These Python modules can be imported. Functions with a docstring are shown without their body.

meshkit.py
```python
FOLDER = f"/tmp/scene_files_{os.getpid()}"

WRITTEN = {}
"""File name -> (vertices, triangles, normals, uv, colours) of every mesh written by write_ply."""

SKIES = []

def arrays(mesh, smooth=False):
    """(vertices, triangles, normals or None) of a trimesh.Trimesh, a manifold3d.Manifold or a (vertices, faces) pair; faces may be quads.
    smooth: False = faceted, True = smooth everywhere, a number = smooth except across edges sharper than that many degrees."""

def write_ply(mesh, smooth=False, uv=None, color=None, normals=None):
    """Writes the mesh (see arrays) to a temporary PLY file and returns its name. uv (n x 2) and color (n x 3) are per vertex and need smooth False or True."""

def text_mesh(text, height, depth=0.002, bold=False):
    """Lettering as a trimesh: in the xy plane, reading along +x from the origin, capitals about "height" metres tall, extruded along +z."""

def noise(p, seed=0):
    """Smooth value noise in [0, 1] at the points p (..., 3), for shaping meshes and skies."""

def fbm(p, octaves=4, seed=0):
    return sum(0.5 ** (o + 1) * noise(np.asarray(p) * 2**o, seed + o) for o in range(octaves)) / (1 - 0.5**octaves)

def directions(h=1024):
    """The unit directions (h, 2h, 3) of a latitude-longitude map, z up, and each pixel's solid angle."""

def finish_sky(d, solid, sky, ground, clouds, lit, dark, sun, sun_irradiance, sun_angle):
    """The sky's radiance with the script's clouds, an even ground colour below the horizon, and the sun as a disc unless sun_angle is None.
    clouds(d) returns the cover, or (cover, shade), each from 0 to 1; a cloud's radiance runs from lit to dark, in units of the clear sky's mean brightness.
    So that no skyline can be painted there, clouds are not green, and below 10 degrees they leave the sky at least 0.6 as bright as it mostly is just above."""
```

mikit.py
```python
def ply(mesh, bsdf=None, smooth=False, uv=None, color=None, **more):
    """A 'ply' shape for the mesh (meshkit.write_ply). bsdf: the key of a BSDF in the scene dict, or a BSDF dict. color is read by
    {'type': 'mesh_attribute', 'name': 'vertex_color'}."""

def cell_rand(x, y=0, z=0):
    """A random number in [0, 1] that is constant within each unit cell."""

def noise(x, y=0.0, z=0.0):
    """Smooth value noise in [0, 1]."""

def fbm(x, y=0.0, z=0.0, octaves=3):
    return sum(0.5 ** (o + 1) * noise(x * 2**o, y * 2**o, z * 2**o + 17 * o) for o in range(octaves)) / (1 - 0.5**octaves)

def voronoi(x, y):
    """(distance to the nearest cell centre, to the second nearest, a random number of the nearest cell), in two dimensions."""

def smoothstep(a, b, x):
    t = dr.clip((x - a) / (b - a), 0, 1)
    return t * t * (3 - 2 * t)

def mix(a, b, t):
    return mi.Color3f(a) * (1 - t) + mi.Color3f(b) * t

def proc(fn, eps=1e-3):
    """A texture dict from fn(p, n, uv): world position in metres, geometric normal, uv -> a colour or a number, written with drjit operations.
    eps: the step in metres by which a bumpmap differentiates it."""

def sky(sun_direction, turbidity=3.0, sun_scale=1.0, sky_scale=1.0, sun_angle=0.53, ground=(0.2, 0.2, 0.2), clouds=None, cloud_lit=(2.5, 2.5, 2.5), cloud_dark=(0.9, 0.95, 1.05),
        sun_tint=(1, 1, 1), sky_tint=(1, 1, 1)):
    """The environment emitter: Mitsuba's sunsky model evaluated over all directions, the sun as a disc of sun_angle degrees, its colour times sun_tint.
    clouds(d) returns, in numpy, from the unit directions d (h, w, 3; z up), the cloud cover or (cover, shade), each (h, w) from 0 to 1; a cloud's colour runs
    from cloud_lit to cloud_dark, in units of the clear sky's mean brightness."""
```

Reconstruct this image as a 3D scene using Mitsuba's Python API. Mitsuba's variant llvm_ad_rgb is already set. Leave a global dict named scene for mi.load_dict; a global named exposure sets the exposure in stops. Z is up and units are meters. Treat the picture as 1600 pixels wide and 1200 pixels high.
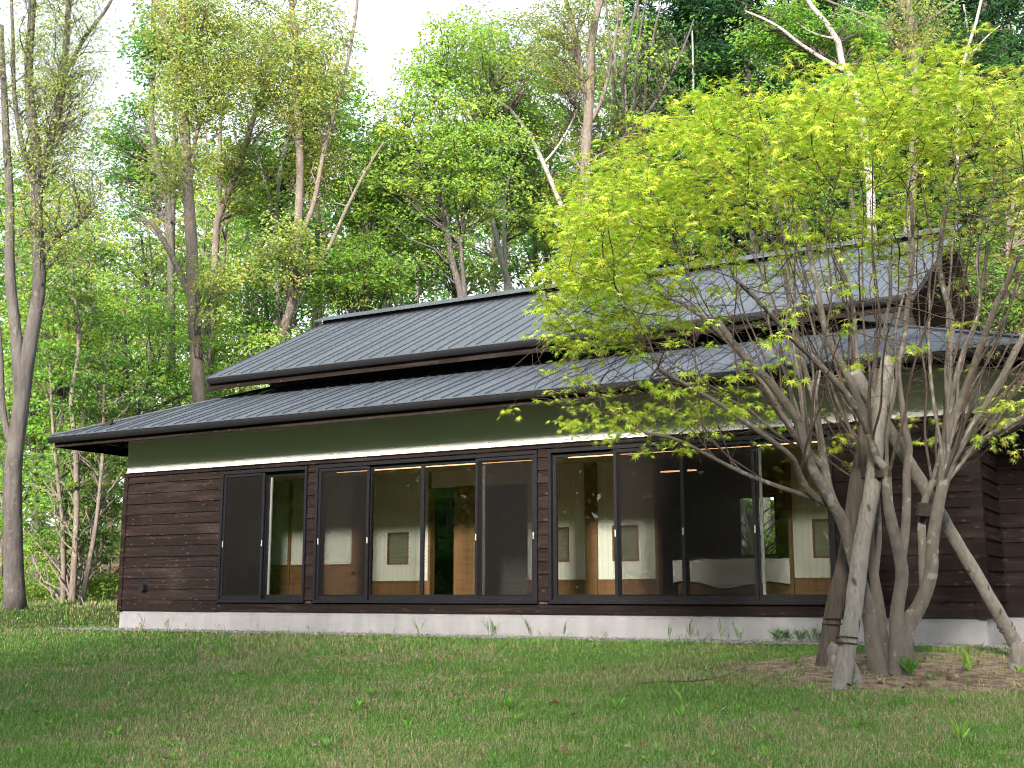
import math
import numpy as np
import drjit as dr
import mitsuba as mi
import mikit
from mikit import proc, noise, fbm, voronoi, cell_rand, smoothstep, mix
from meshkit import noise as mnoise, fbm as mfbm
from scipy.spatial import cKDTree

T = mi.ScalarTransform4f
rng = np.random.default_rng(7)
scene, labels = {}, {}

# ------------------------------------------------------------------ camera, sky, exposure
EYE = np.array([15.979, -14.415, 0.553])
F = 1867.7                                                       # focal length in pixels of a 1600 px wide picture
FW = np.array([-0.49336, 0.85220, 0.17421])
RT = np.array([0.86543, 0.50102, 0.0])
UP = np.array([0.08729, -0.15077, 0.98471])
HD = np.array([-0.50103, 0.86543, 0.0])
scene['camera'] = {'type': 'perspective', 'fov': 2 * math.degrees(math.atan(800 / F)), 'fov_axis': 'x', 'near_clip': 0.1, 'far_clip': 600.0,
                   'to_world': T().look_at(origin=EYE.tolist(), target=(EYE + FW).tolist(), up=[0, 0, 1])}
SUN = [0.235, -1.0, 0.43]
scene['sky'] = mikit.sky(SUN, turbidity=4, sun_scale=1.3, sun_angle=7.0, sky_scale=1.0, sun_tint=(0.80, 0.95, 1.32),
                         clouds=lambda d: 0.52 + 0.46 * mfbm(d * [5, 5, 9], 4, 3), cloud_lit=(2.4, 2.46, 2.60), cloud_dark=(1.2, 1.25, 1.35))
exposure = 3.2


# ------------------------------------------------------------------ helpers
def at(px, py, d):
    """The point d metres ahead (level distance) that stands at this place of the photograph: a build aid for setting out the trees."""
    v = FW + RT * (px - 800) / F - UP * (py - 600) / F
    return EYE + v * d / (v @ HD)


def numbered(key):
    if key not in scene and key not in taken:
        taken.add(key)
        return key
    i = 1
    while f'{key}_{i:03d}' in scene or f'{key}_{i:03d}' in taken:
        i += 1
    taken.add(f'{key}_{i:03d}')
    return f'{key}_{i:03d}'


taken = set()


def put(key, mesh, bsdf, smooth=False, color=None, **extra):
    key = numbered(key)
    scene[key] = mikit.ply(mesh, bsdf, smooth=smooth, color=color, **extra)
    return key


def tag(key, label=None, cat=None, group=None, kind=None):
    d = labels.setdefault(key, {})
    for k, v in (('label', label), ('category', cat), ('group', group), ('kind', kind)):
        if v:
            d[k] = v
    return key


BOXF = np.array([[0, 2, 3], [0, 3, 1], [4, 5, 7], [4, 7, 6], [0, 1, 5], [0, 5, 4], [2, 6, 7], [2, 7, 3], [0, 4, 6], [0, 6, 2], [1, 3, 7], [1, 7, 5]])


def box(x0, x1, y0, y1, z0, z1):
    v = np.array([[x, y, z] for z in (z0, z1) for y in (y0, y1) for x in (x0, x1)], float)
    return v, BOXF


def join(parts):
    vs, fs, n = [], [], 0
    for v, f in parts:
        vs.append(np.asarray(v, float)); fs.append(np.asarray(f) + n); n += len(v)
    return np.vstack(vs), np.vstack(fs)


def prism(poly, n):
    """A polygon (k x 3, convex, counter-clockwise seen against n) thickened along the vector n."""
    p = np.asarray(poly, float); k = len(p)
    v = np.vstack([p, p + n])
    f = [[0, i + 1, i] for i in range(1, k - 1)] + [[k, k + i, k + i + 1] for i in range(1, k - 1)]
    for i in range(k):
        j = (i + 1) % k
        f += [[i, j, k + j], [i, k + j, k + i]]
    return v, np.array(f)


def tubes(P, R, sides=5, cap=True):
    """K polylines of N points (K, N, 3) with radii (K, N) as one mesh."""
    P, R = np.asarray(P, float), np.asarray(R, float)
    if P.ndim == 2:
        P, R = P[None], R[None]
    K, N = P.shape[:2]
    t = np.gradient(P, axis=1)
    t /= np.linalg.norm(t, axis=2, keepdims=True) + 1e-12
    main = P[:, -1] - P[:, 0]
    ax = np.eye(3)[np.argmin(np.abs(main), axis=1)][:, None, :]
    a = np.cross(t, np.broadcast_to(ax, t.shape)); a /= np.linalg.norm(a, axis=2, keepdims=True) + 1e-12
    b = np.cross(t, a)
    ang = np.arange(sides) * 2 * np.pi / sides
    V = P[:, :, None] + R[:, :, None, None] * (np.cos(ang)[:, None] * a[:, :, None] + np.sin(ang)[:, None] * b[:, :, None])
    i, j = np.meshgrid(np.arange(N - 1), np.arange(sides), indexing='ij')
    q = np.stack([i * sides + j, i * sides + (j + 1) % sides, (i + 1) * sides + (j + 1) % sides, (i + 1) * sides + j], -1).reshape(-1, 4)
    f = np.vstack([q[:, [0, 1, 2]], q[:, [0, 2, 3]]])
    if cap:
        e = (N - 1) * sides
        f = np.vstack([f, [[e, e + k, e + k + 1] for k in range(1, sides - 1)], [[0, k + 1, k] for k in range(1, sides - 1)]])
    off = (np.arange(K) * N * sides)[:, None, None]
    return V.reshape(-1, 3), (f[None] + off).reshape(-1, 3)


def resample(P, R, n):
    """A smooth curve through the polyline."""
    P = np.asarray(P, float)
    s = np.concatenate([[0], np.cumsum(np.linalg.norm(np.diff(P, axis=0), axis=1))])
    u = np.linspace(0, s[-1], n)
    if len(P) > 2:
        from scipy.interpolate import PchipInterpolator
        Q = PchipInterpolator(s, P)(u)
    else:
        Q = np.stack([np.interp(u, s, P[:, k]) for k in range(3)], 1)
    return Q, np.interp(u, s, R)


def unit(v):
    return v / (np.linalg.norm(v, axis=-1, keepdims=True) + 1e-12)


def leaf_quads(c, d, n, size, width=0.55, fold=0.3):
    """Leaves: base c, along d, face normal n; two triangles each, folded along the midrib."""
    d = unit(d); s = unit(np.cross(n, d)); n = np.cross(d, s)
    L = size[:, None]
    mid = c + d * L * 0.45
    k2 = L * width * fold
    v = np.stack([c, mid + s * L * width / 2 + n * k2, c + d * L - n * L * 0.08, mid - s * L * width / 2 + n * k2], 1)
    k = np.arange(len(c))[:, None, None] * 4
    return v.reshape(-1, 3), (k + np.array([[0, 2, 1], [0, 3, 2]])).reshape(-1, 3)


def ss(a, b, x):
    t = np.clip((x - a) / (b - a), 0, 1)
    return t * t * (3 - 2 * t)


def ground_z(x, y):
    x, y = np.asarray(x, float), np.asarray(y, float)
    z = 0.045 * (np.clip(y, -22, -1) + 1)
    w = ss(-0.9, -2.6, x)
    z = z + w * (0.33 * ss(-4, 0.8, y) + 0.035 * np.clip(y - 0.8, 0, 9))
    z = z + 0.11 * np.clip(y - 11, 0, 70) * ss(9, 14, y)
    z = z + 0.10 * np.exp(-((x - 13.35) ** 2 + (y + 2.9) ** 2) / 1.3 ** 2)
    far = np.clip((np.abs(y + 3) - 6) / 8, 0, 1)
    return z + (0.035 * (mnoise(np.stack([x * 0.5, y * 0.5, x * 0], -1)) - 0.5) + 0.02 * (mnoise(np.stack([x * 1.7, y * 1.7, x * 0], -1)) - 0.5)) * np.clip((np.abs(y - 3.5) - 4.6) / 0.8, 0, 1) \
        + far * 0.25 * (mnoise(np.stack([x * 0.16, y * 0.16, x * 0 + 5], -1)) - 0.5) * ss(-1, -5, x)


# ------------------------------------------------------------------ materials
def mat(name, d, two=True):
    scene[name] = {'type': 'twosided', 'b': d} if two else d
    return name


def pr(col, rough=0.6, **k):
    return {'type': 'principled', 'base_color': col if isinstance(col, dict) else {'type': 'rgb', 'value': list(col)}, 'roughness': rough, **k}


def board_col(p, n, uv):
    h = p.x + p.y
    row = dr.floor((p.z - 0.3065) / 0.1769)
    tone = cell_rand(row, dr.floor(h * 0.35 + 7 * cell_rand(row, 3)), 5)
    grain = fbm(h * 2.2, p.z * 95, row * 3.1, 3)
    fine = noise(h * 9, p.z * 260, row)
    k1, _, which = voronoi(h * 4.1 + row * 4.37, p.z * 9.7 + 0.31 * row)
    knot = smoothstep(0.06 + 0.14 * which, 0.02, k1) * smoothstep(0.60, 0.64, which)
    streak = smoothstep(0.55, 0.85, fbm(h * 1.1 + 5 * row, p.z * 22, 2.0, 3))
    c = mix((0.0075, 0.0054, 0.0052), (0.0185, 0.0120, 0.0112), grain * 0.6 + 0.55 * tone - 0.1)
    c = c * (0.82 + 0.36 * fine)
    c = mix(c, (0.085, 0.055, 0.047), knot * 0.5 + streak * 0.2)
    return mix(c, (0.055, 0.044, 0.041), smoothstep(0.62, 0.9, fbm(h * 0.8, p.z * 3.1, 9.0, 3)) * 0.30)


def board_bump(p, n, uv):
    h = p.x + p.y
    return fbm(h * 2.2, p.z * 95, 1.0, 3) * 0.002 + noise(h * 4, p.z * 300) * 0.0008


mat('stained_board', {'type': 'bumpmap', 'tex': proc(board_bump, 2e-3), 'scale': 1.0, 'b': pr(proc(board_col), 0.72, specular=0.10)})


def conc_col(p, n, uv):
    h = p.x + p.y
    a = fbm(h * 0.9, p.z * 2.2, 1.0, 4)
    s = fbm(h * 7, p.z * 0.7, 4.0, 3)
    pit = smoothstep(0.80, 0.92, noise(h * 55, p.z * 55))
    c = mix((0.165, 0.166, 0.180), (0.285, 0.287, 0.308), 0.55 * a + 0.5 * s)
    c = mix(c, (0.22, 0.215, 0.21), pit * 0.35)
    return mix(c, (0.20, 0.19, 0.165), smoothstep(0.09, 0.0, p.z + 0.05 * noise(h * 6, 3.0)) * 0.5)


mat('concrete', {'type': 'bumpmap', 'tex': proc(lambda p, n, uv: fbm((p.x + p.y) * 14, p.z * 14, 0.0, 3) * 0.003), 'scale': 1.0, 'b': pr(proc(conc_col), 0.85, specular=0.25)})
mat('white_panel', pr(proc(lambda p, n, uv: mix((0.70, 0.71, 0.69), (0.76, 0.765, 0.745), fbm((p.x + p.y) * 1.3, p.z * 3, 0.0, 3))), 0.55, specular=0.3))


mat('grey_panel', pr((0.20, 0.205, 0.20), 0.6, specular=0.2))


def roof_col(p, n, uv):
    a = fbm(p.x * 1.3, p.y * 0.8, 2.0, 3)
    b = fbm(p.x * 9, p.y * 1.4, 4.0, 3)
    pan = cell_rand(dr.floor(p.x / 0.253), 4, 2)
    c = mix((0.042, 0.053, 0.070), (0.066, 0.081, 0.104), 0.35 * a + 0.3 * b + 0.35 * pan)
    return mix(c, (0.075, 0.072, 0.070), smoothstep(0.66, 0.9, fbm(p.x * 3, p.y * 5, 8.0, 3)) * 0.35)


mat('roof_metal', {'type': 'bumpmap', 'tex': proc(lambda p, n, uv: fbm(p.x * 2.2, p.y * 1.1, 0.0, 2) * 0.004, 4e-3), 'scale': 1.0,
                   'b': pr(proc(roof_col), proc(lambda p, n, uv: 0.34 + 0.14 * fbm(p.x * 4, p.y * 2, 1.0, 3)), specular=0.5)})
mat('dark_metal', pr((0.010, 0.010, 0.012), 0.42, specular=0.35))
mat('soffit_wood', pr(proc(lambda p, n, uv: mix((0.008, 0.006, 0.0055), (0.018, 0.012, 0.011), fbm(p.x * 3 + p.y * 40, p.y * 3 + p.x * 40, p.z * 20, 3))), 0.7))
mat('window_frame', pr((0.0075, 0.0075, 0.0105), 0.42, specular=0.3))
mat('light_metal', pr((0.48, 0.49, 0.52), 0.35, metallic=0.3))
mat('glass', {'type': 'thindielectric', 'int_ior': 1.62, 'specular_transmittance': {'type': 'rgb', 'value': [0.70, 0.74, 0.71]}}, two=False)
mat('screen_mesh', {'type': 'mask', 'opacity': 0.56, 'b': {'type': 'twosided', 'b': pr((0.010, 0.0095, 0.010), 0.9, specular=0.1)}}, two=False)


def tongue_col(p, n, uv):
    g = smoothstep(0.06, 0.0, dr.abs(p.x / 0.09 - dr.floor(p.x / 0.09) - 0.5) * 0.9)
    return mix((0.62, 0.62, 0.60), (0.40, 0.40, 0.39), g * 0.7)


mat('white_boarding', pr(proc(tongue_col), 0.6))


def wood_col(p, n, uv):
    g = fbm(p.x * 30 + p.y * 30, p.z * 1.6, 1.0, 3)
    g2 = fbm(p.x * 3, p.z * 34, p.y * 3, 3)
    return mix((0.10, 0.044, 0.019), (0.23, 0.115, 0.053), 0.5 * g + 0.5 * g2)


mat('interior_wood', pr(proc(wood_col), 0.5))
mat('floor_wood', pr(proc(lambda p, n, uv: mix((0.22, 0.13, 0.07), (0.36, 0.23, 0.13), fbm(p.x * 2, p.y * 40, 0.0, 3))), 0.45))
mat('ceiling_board', pr((0.32, 0.25, 0.18), 0.7))
mat('dark_interior', pr((0.055, 0.05, 0.05), 0.7))
mat('linen', pr((0.86, 0.86, 0.88), 0.9, sheen=0.3))
mat('grey_throw', pr((0.13, 0.125, 0.13), 0.9))
mat('reed_blind', pr(proc(lambda p, n, uv: mix((0.10, 0.10, 0.075), (0.17, 0.16, 0.12), noise(p.x * 4, p.z * 90))), 0.6))


def bark_fn(c0, c1, spot, ks, stretch=3.0):
    def f(p, n, uv):
        a = fbm(p.x * 22, p.y * 22, p.z * 22 / stretch, 3)
        b = fbm(p.x * 2.2, p.y * 2.2, p.z * 1.1, 3)
        c = mix(c0, c1, 0.65 * a + 0.45 * b - 0.05)
        return mix(c, spot, smoothstep(0.60, 0.66, fbm(p.x * 24 + 3, p.y * 24, p.z * 14, 3) * 0.6 + 0.4 * fbm(p.x * 4, p.y * 4, p.z * 2.5, 2)) * ks)
    return f


def bark_mat(name, c0, c1, spot, ks, stretch=3.0, bump=0.012):
    mat(name, {'type': 'bumpmap', 'tex': proc(lambda p, n, uv: fbm(p.x * 18, p.y * 18, p.z * 18 / stretch, 3) * bump, 3e-3), 'scale': 1.0,
               'b': pr(proc(bark_fn(c0, c1, spot, ks, stretch)), 0.85, specular=0.2)})


bark_mat('bark_grey', (0.024, 0.022, 0.021), (0.165, 0.152, 0.148), (0.20, 0.195, 0.19), 0.35, 8, 0.02)
bark_mat('bark_tan', (0.095, 0.078, 0.067), (0.25, 0.215, 0.19), (0.31, 0.29, 0.275), 0.45, 5)
bark_mat('bark_pale', (0.22, 0.21, 0.20), (0.42, 0.41, 0.39), (0.09, 0.08, 0.072), 0.45, 0.5, 0.004)
bark_mat('bark_maple', (0.060, 0.054, 0.049), (0.180, 0.162, 0.146), (0.29, 0.29, 0.27), 0.5, 2, 0.008)
bark_mat('twig_bark', (0.045, 0.034, 0.031), (0.10, 0.078, 0.070), (0.18, 0.165, 0.155), 0.3, 2, 0.001)


def log_col(p, n, uv):
    a = fbm(p.x * 60, p.y * 60, p.z * 5, 3)
    b = fbm(p.x * 5, p.y * 5, p.z * 2, 3)
    k, _, w = voronoi(p.x * 6 + p.y * 6, p.z * 3.4)
    knot = smoothstep(0.16, 0.07, k) * smoothstep(0.5, 0.55, w)
    c = mix((0.085, 0.078, 0.072), (0.29, 0.275, 0.255), 0.7 * a + 0.4 * b - 0.1)
    return mix(c, (0.045, 0.032, 0.026), knot * 0.85)


mat('weathered_log', {'type': 'bumpmap', 'tex': proc(lambda p, n, uv: fbm(p.x * 60, p.y * 60, p.z * 5, 3) * 0.004, 2e-3), 'scale': 1.0, 'b': pr(proc(log_col), 0.85, specular=0.2)})
mat('dark_log', {'type': 'bumpmap', 'tex': proc(lambda p, n, uv: fbm(p.x * 60, p.y * 60, p.z * 5, 3) * 0.005, 2e-3), 'scale': 1.0,
                 'b': pr(proc(lambda p, n, uv: mix((0.035, 0.028, 0.024), (0.12, 0.10, 0.088), fbm(p.x * 40, p.y * 40, p.z * 4, 3))), 0.85, specular=0.2)})
mat('rope', pr((0.03, 0.024, 0.022), 0.9))
scene['leaf'] = {'type': 'principledthin', 'base_color': {'type': 'mesh_attribute', 'name': 'vertex_color'}, 'roughness': 0.55, 'diff_trans': 0.9, 'spec_trans': 0.0, 'eta': 1.33}
scene['blade'] = {'type': 'principledthin', 'base_color': {'type': 'mesh_attribute', 'name': 'vertex_color'}, 'roughness': 0.6, 'diff_trans': 0.5, 'spec_trans': 0.0, 'eta': 1.3}
mat('stone', pr({'type': 'mesh_attribute', 'name': 'vertex_color'}, 0.8))


def lawn_col(p, n, uv):
    a = fbm(p.x * 0.7, p.y * 0.7, 0.0, 4)
    b = fbm(p.x * 6, p.y * 6, 0.0, 3)
    c = mix((0.030, 0.055, 0.014), (0.080, 0.075, 0.034), smoothstep(0.35, 0.65, 0.6 * a + 0.4 * b))
    dirt = mix((0.075, 0.054, 0.041), (0.175, 0.135, 0.105), smoothstep(0.25, 0.75, fbm(p.x * 14, p.y * 14, 0.0, 4)))
    ex = (p.x - 13.75) * 0.865 + (p.y + 3.25) * 0.501
    ey = -(p.x - 13.75) * 0.501 + (p.y + 3.25) * 0.865
    r = dr.sqrt(dr.square(ex / 1.95) + dr.square(ey / 1.75)) + 0.5 * (fbm(p.x * 2.3, p.y * 2.3, 2.0, 3) - 0.5)
    c = mix(c, dirt, smoothstep(1.15, 0.8, r))
    litter = mix((0.05, 0.045, 0.02), (0.12, 0.085, 0.05), fbm(p.x * 5, p.y * 5, 1.0, 4))
    return mix(c, litter, smoothstep(2.5, 5.0, p.y + 1.2 * b))


mat('lawn_soil', {'type': 'bumpmap', 'tex': proc(lambda p, n, uv: fbm(p.x * 16, p.y * 16, 0.0, 3) * 0.008, 4e-3), 'scale': 1.0, 'b': pr(proc(lawn_col), 0.95, specular=0.1)})
mat('gravel_bed', {'type': 'bumpmap', 'tex': proc(lambda p, n, uv: noise(p.x * 60, p.y * 60) * 0.012, 3e-3), 'scale': 1.0,
                   'b': pr(proc(lambda p, n, uv: mix((0.05, 0.05, 0.054), (0.15, 0.147, 0.155), noise(p.x * 55, p.y * 55))), 0.9)})
scene['lamp_warm'] = {'type': 'diffuse', 'reflectance': {'type': 'rgb', 'value': [0.6, 0.4, 0.25]}}

# ------------------------------------------------------------------ the ground
gx = np.concatenate([np.linspace(-130, -14, 30), np.linspace(-13, 22, 150), np.linspace(24, 110, 24)])
gy = np.concatenate([np.linspace(-90, -14, 30), np.linspace(-13.5, 14, 130), np.linspace(15, 170, 50)])
GX, GY = np.meshgrid(gx, gy)
GZ = ground_z(GX, GY) - 0.012
nx = len(gx)
i, j = np.meshgrid(np.arange(len(gy) - 1), np.arange(nx - 1), indexing='ij')
q = np.stack([i * nx + j, i * nx + j + 1, (i + 1) * nx + j + 1, (i + 1) * nx + j], -1).reshape(-1, 4)
tag(put('ground', (np.stack([GX, GY, GZ], -1).reshape(-1, 3), q), 'lawn_soil', smooth=True), kind='structure')

# gravel drip strip along the wall
gs = []
xs = np.linspace(-0.75, 17.5, 90)
edge = -0.95 - 0.16 * (mnoise(np.stack([xs * 1.4, xs * 0, xs * 0], -1)) - 0.3)
front = np.stack([xs, edge, ground_z(xs, edge) + 0.006], -1)
back = np.stack([xs, np.where(xs < -0.1, 1.6, np.where(xs > 13.9, 1.4, 0.1)), xs * 0 + 0.008], -1)
back[:, 2] = np.where(xs < -0.1, ground_z(xs, xs * 0 + 1.6) + 0.01, 0.008)
mid = (front * 0.8 + back * 0.2); mid[:, 2] = np.maximum(0.008, ground_z(mid[:, 0], mid[:, 1]) + 0.008)
n = len(xs)
V = np.vstack([front, mid, back]); k = np.arange(n - 1)
Fq = np.vstack([np.stack([r * n + k, r * n + k + 1, (r + 1) * n + k + 1, (r + 1) * n + k], 1) for r in (0, 1)])
tag(put('gravel_path', (V, Fq), 'gravel_bed', smooth=True), kind='structure')

OCT = np.array([[1, 0, 0], [-1, 0, 0], [0, 1, 0], [0, -1, 0], [0, 0, 1], [0, 0, -1]], float)
OCF = np.array([[0, 2, 4], [2, 1, 4], [1, 3, 4], [3, 0, 4], [2, 0, 5], [1, 2, 5], [3, 1, 5], [0, 3, 5]])
N = 9000
sx = rng.uniform(-0.8, 16.5, N)
sy = -0.95 - 0.10 * rng.random(N) + rng.beta(1.1, 1.4, N) * 1.0
ok = (sy < -0.02) | (sx < -0.05)
sx, sy = sx[ok], sy[ok]
sz = np.maximum(ground_z(sx, sy), 0.0) + 0.012
sc = rng.uniform(0.010, 0.024, len(sx))[:, None, None]
sv = (OCT[None] * rng.uniform(0.6, 1.25, (len(sx), 6, 1)) * [1, 1, 0.7] + rng.normal(0, 0.12, (len(sx), 6, 3))) * sc + np.stack([sx, sy, sz], -1)[:, None]
scol = np.repeat(rng.uniform(0.05, 0.22, (len(sx), 1)) * [1.0, 0.98, 1.03], 6, 0)
tag(put('gravel_stones', (sv.reshape(-1, 3), (np.arange(len(sx))[:, None, None] * 6 + OCF).reshape(-1, 3)), 'stone', color=scol), 'grey gravel along the foot of the house wall', 'gravel', kind='stuff')

# ------------------------------------------------------------------ the house
L = 13.755
ZC, ZW, ZE = 0.3065, 2.6065, 3.20                    # top of the concrete, top of the boards, edge of the lower eave
SET = 1.36                                           # the wing stands back by this much
XE = 17.6
DEPTH = 8.16
tag('house', 'long single storey house with dark board walls and tiered grey metal roofs', 'house')
put('house__foundation', box(0.004, L - 0.004, 0.004, DEPTH, -0.5, ZC), 'concrete')
put('house__foundation', box(L - 0.004, XE, SET + 0.004, DEPTH, -0.5, ZC), 'concrete')
PITCH = (ZW - ZC) / 13


def board(x0, x1, row, face='y', base=0.0, z_lo=None, z_hi=None):
    """One lapped weatherboard: bottom edge proud, top tucked behind the next."""
    z0 = ZC + row * PITCH if z_lo is None else z_lo
    z1 = ZC + (row + 1) * PITCH + 0.018 if z_hi is None else z_hi
    o = rng.uniform(-0.002, 0.003)
    tilt = rng.normal(0, 0.0012)
    pr_ = [(-0.036 - o, z0), (-0.012 - o, z1), (0.004 - o, z1), (-0.016 - o, z0)]
    a = [(x0, d, z + tilt) for d, z in pr_] + [(x1, d, z - tilt) for d, z in pr_]
    v = np.array(a)
    if face == 'y':
        v[:, 1] += base
    else:                                             # a wall facing +x: x0, x1 run along y
        v = np.stack([base - v[:, 1], v[:, 0], v[:, 2]], 1)
    f = np.array([[0, 1, 5], [0, 5, 4], [1, 2, 6], [1, 6, 5], [2, 3, 7], [2, 7, 6], [3, 0, 4], [3, 4, 7], [0, 2, 1], [0, 3, 2], [4, 5, 6], [4, 6, 7]])
    if face == 'y':
        f = f[:, ::-1]
    put('house__siding_board', (v, f), 'stained_board')


W = [(2.235, 4.004), (4.181, 8.058), (8.233, 12.122)]
ZB, ZT = 0.447, 2.526
for row in range(13):
    for x0, x1 in ((0.075, W[0][0] - 0.002), (W[0][1] + 0.002, W[1][0] - 0.002), (W[1][1] + 0.002, W[2][0] - 0.002), (W[2][1] + 0.002, L - 0.085)):
        if row == 0 and x0 > 0.1 and x0 < 12:
            continue
        if row == 12:
            board(x0, x1, row, z_hi=ZW - 0.06)
        else:
            board(x0, x1, row)
    board(0.06, SET - 0.005, row, 'x', L, z_hi=ZW - 0.06 if row == 12 else None)
    board(L + 0.045, XE, row, 'y', SET, z_hi=ZW - 0.06 if row == 12 else None)
for x0, x1 in ((W[0][0], 7.4), (7.402, W[2][1] + 0.002)):
    put('house__sill_board', box(x0, x1, -0.034, 0.0, ZC + 0.002, ZB - 0.004), 'stained_board')
# solid wall body behind boards (front wall pieces between the windows, side, wing, rear)
for x0, x1 in ((0.0, W[0][0] + 0.03), (W[0][1] - 0.03, W[1][0] + 0.03), (W[1][1] - 0.03, W[2][0] + 0.03), (W[2][1] - 0.03, L - 0.005)):
    put('house__wall', box(x0, x1, 0.006, 0.13, ZC, ZW - 0.02), 'dark_interior')
put('house__wall', box(L - 0.125, L - 0.006, 0.006, SET + 0.1, ZC, ZW - 0.02), 'dark_interior')
put('house__wall', box(L - 0.006, XE, SET + 0.006, SET + 0.12, ZC, ZW - 0.02), 'dark_interior')
put('house__wall', box(0.0, 0.12, 0.13, DEPTH, ZC, 3.4), 'stained_board')
put('house__wall', box(0.12, W[2][1], 0.008, 0.128, ZC, ZB - 0.002), 'dark_interior')
put('house__wall', box(0.12, W[2][1], 0.008, 0.128, ZT + 0.004, ZW - 0.02), 'dark_interior')
for a in (box(0.12, 6.0, DEPTH - 0.12, DEPTH, ZC, 3.6), box(10.2, XE, DEPTH - 0.12, DEPTH, ZC, 3.6), box(6.0, 10.2, DEPTH - 0.12, DEPTH, 2.75, 3.6), box(6.0, 10.2, DEPTH - 0.12, DEPTH, ZC, 0.6)):
    put('house__rear_wall', a, 'stained_board')
put('house__corner_post', box(-0.018, 0.073, -0.045, 0.05, ZC - 0.012, ZW - 0.025), 'stained_board')
put('house__corner_post', box(L - 0.083, L + 0.045, -0.048, 0.055, ZC - 0.012, ZW - 0.055), 'stained_board')
put('house__corner_post', box(L + 0.004, L + 0.043, SET - 0.04, SET - 0.001, ZC - 0.006, ZW - 0.055), 'stained_board')
put('house__head_trim', box(-0.02, L + 0.04, -0.042, -0.002, ZW - 0.058, ZW - 0.008), 'stained_board')
put('house__head_trim', box(L + 0.002, L + 0.04, 0.058, SET - 0.044, ZW - 0.058, ZW - 0.008), 'stained_board')
put('house__head_trim', box(L + 0.046, XE, SET - 0.042, SET - 0.002, ZW - 0.058, ZW - 0.008), 'stained_board')
put('house__flashing', box(-0.045, L + 0.05, -0.066, 0.0, ZW - 0.006, ZW + 0.004), 'dark_metal')
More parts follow.
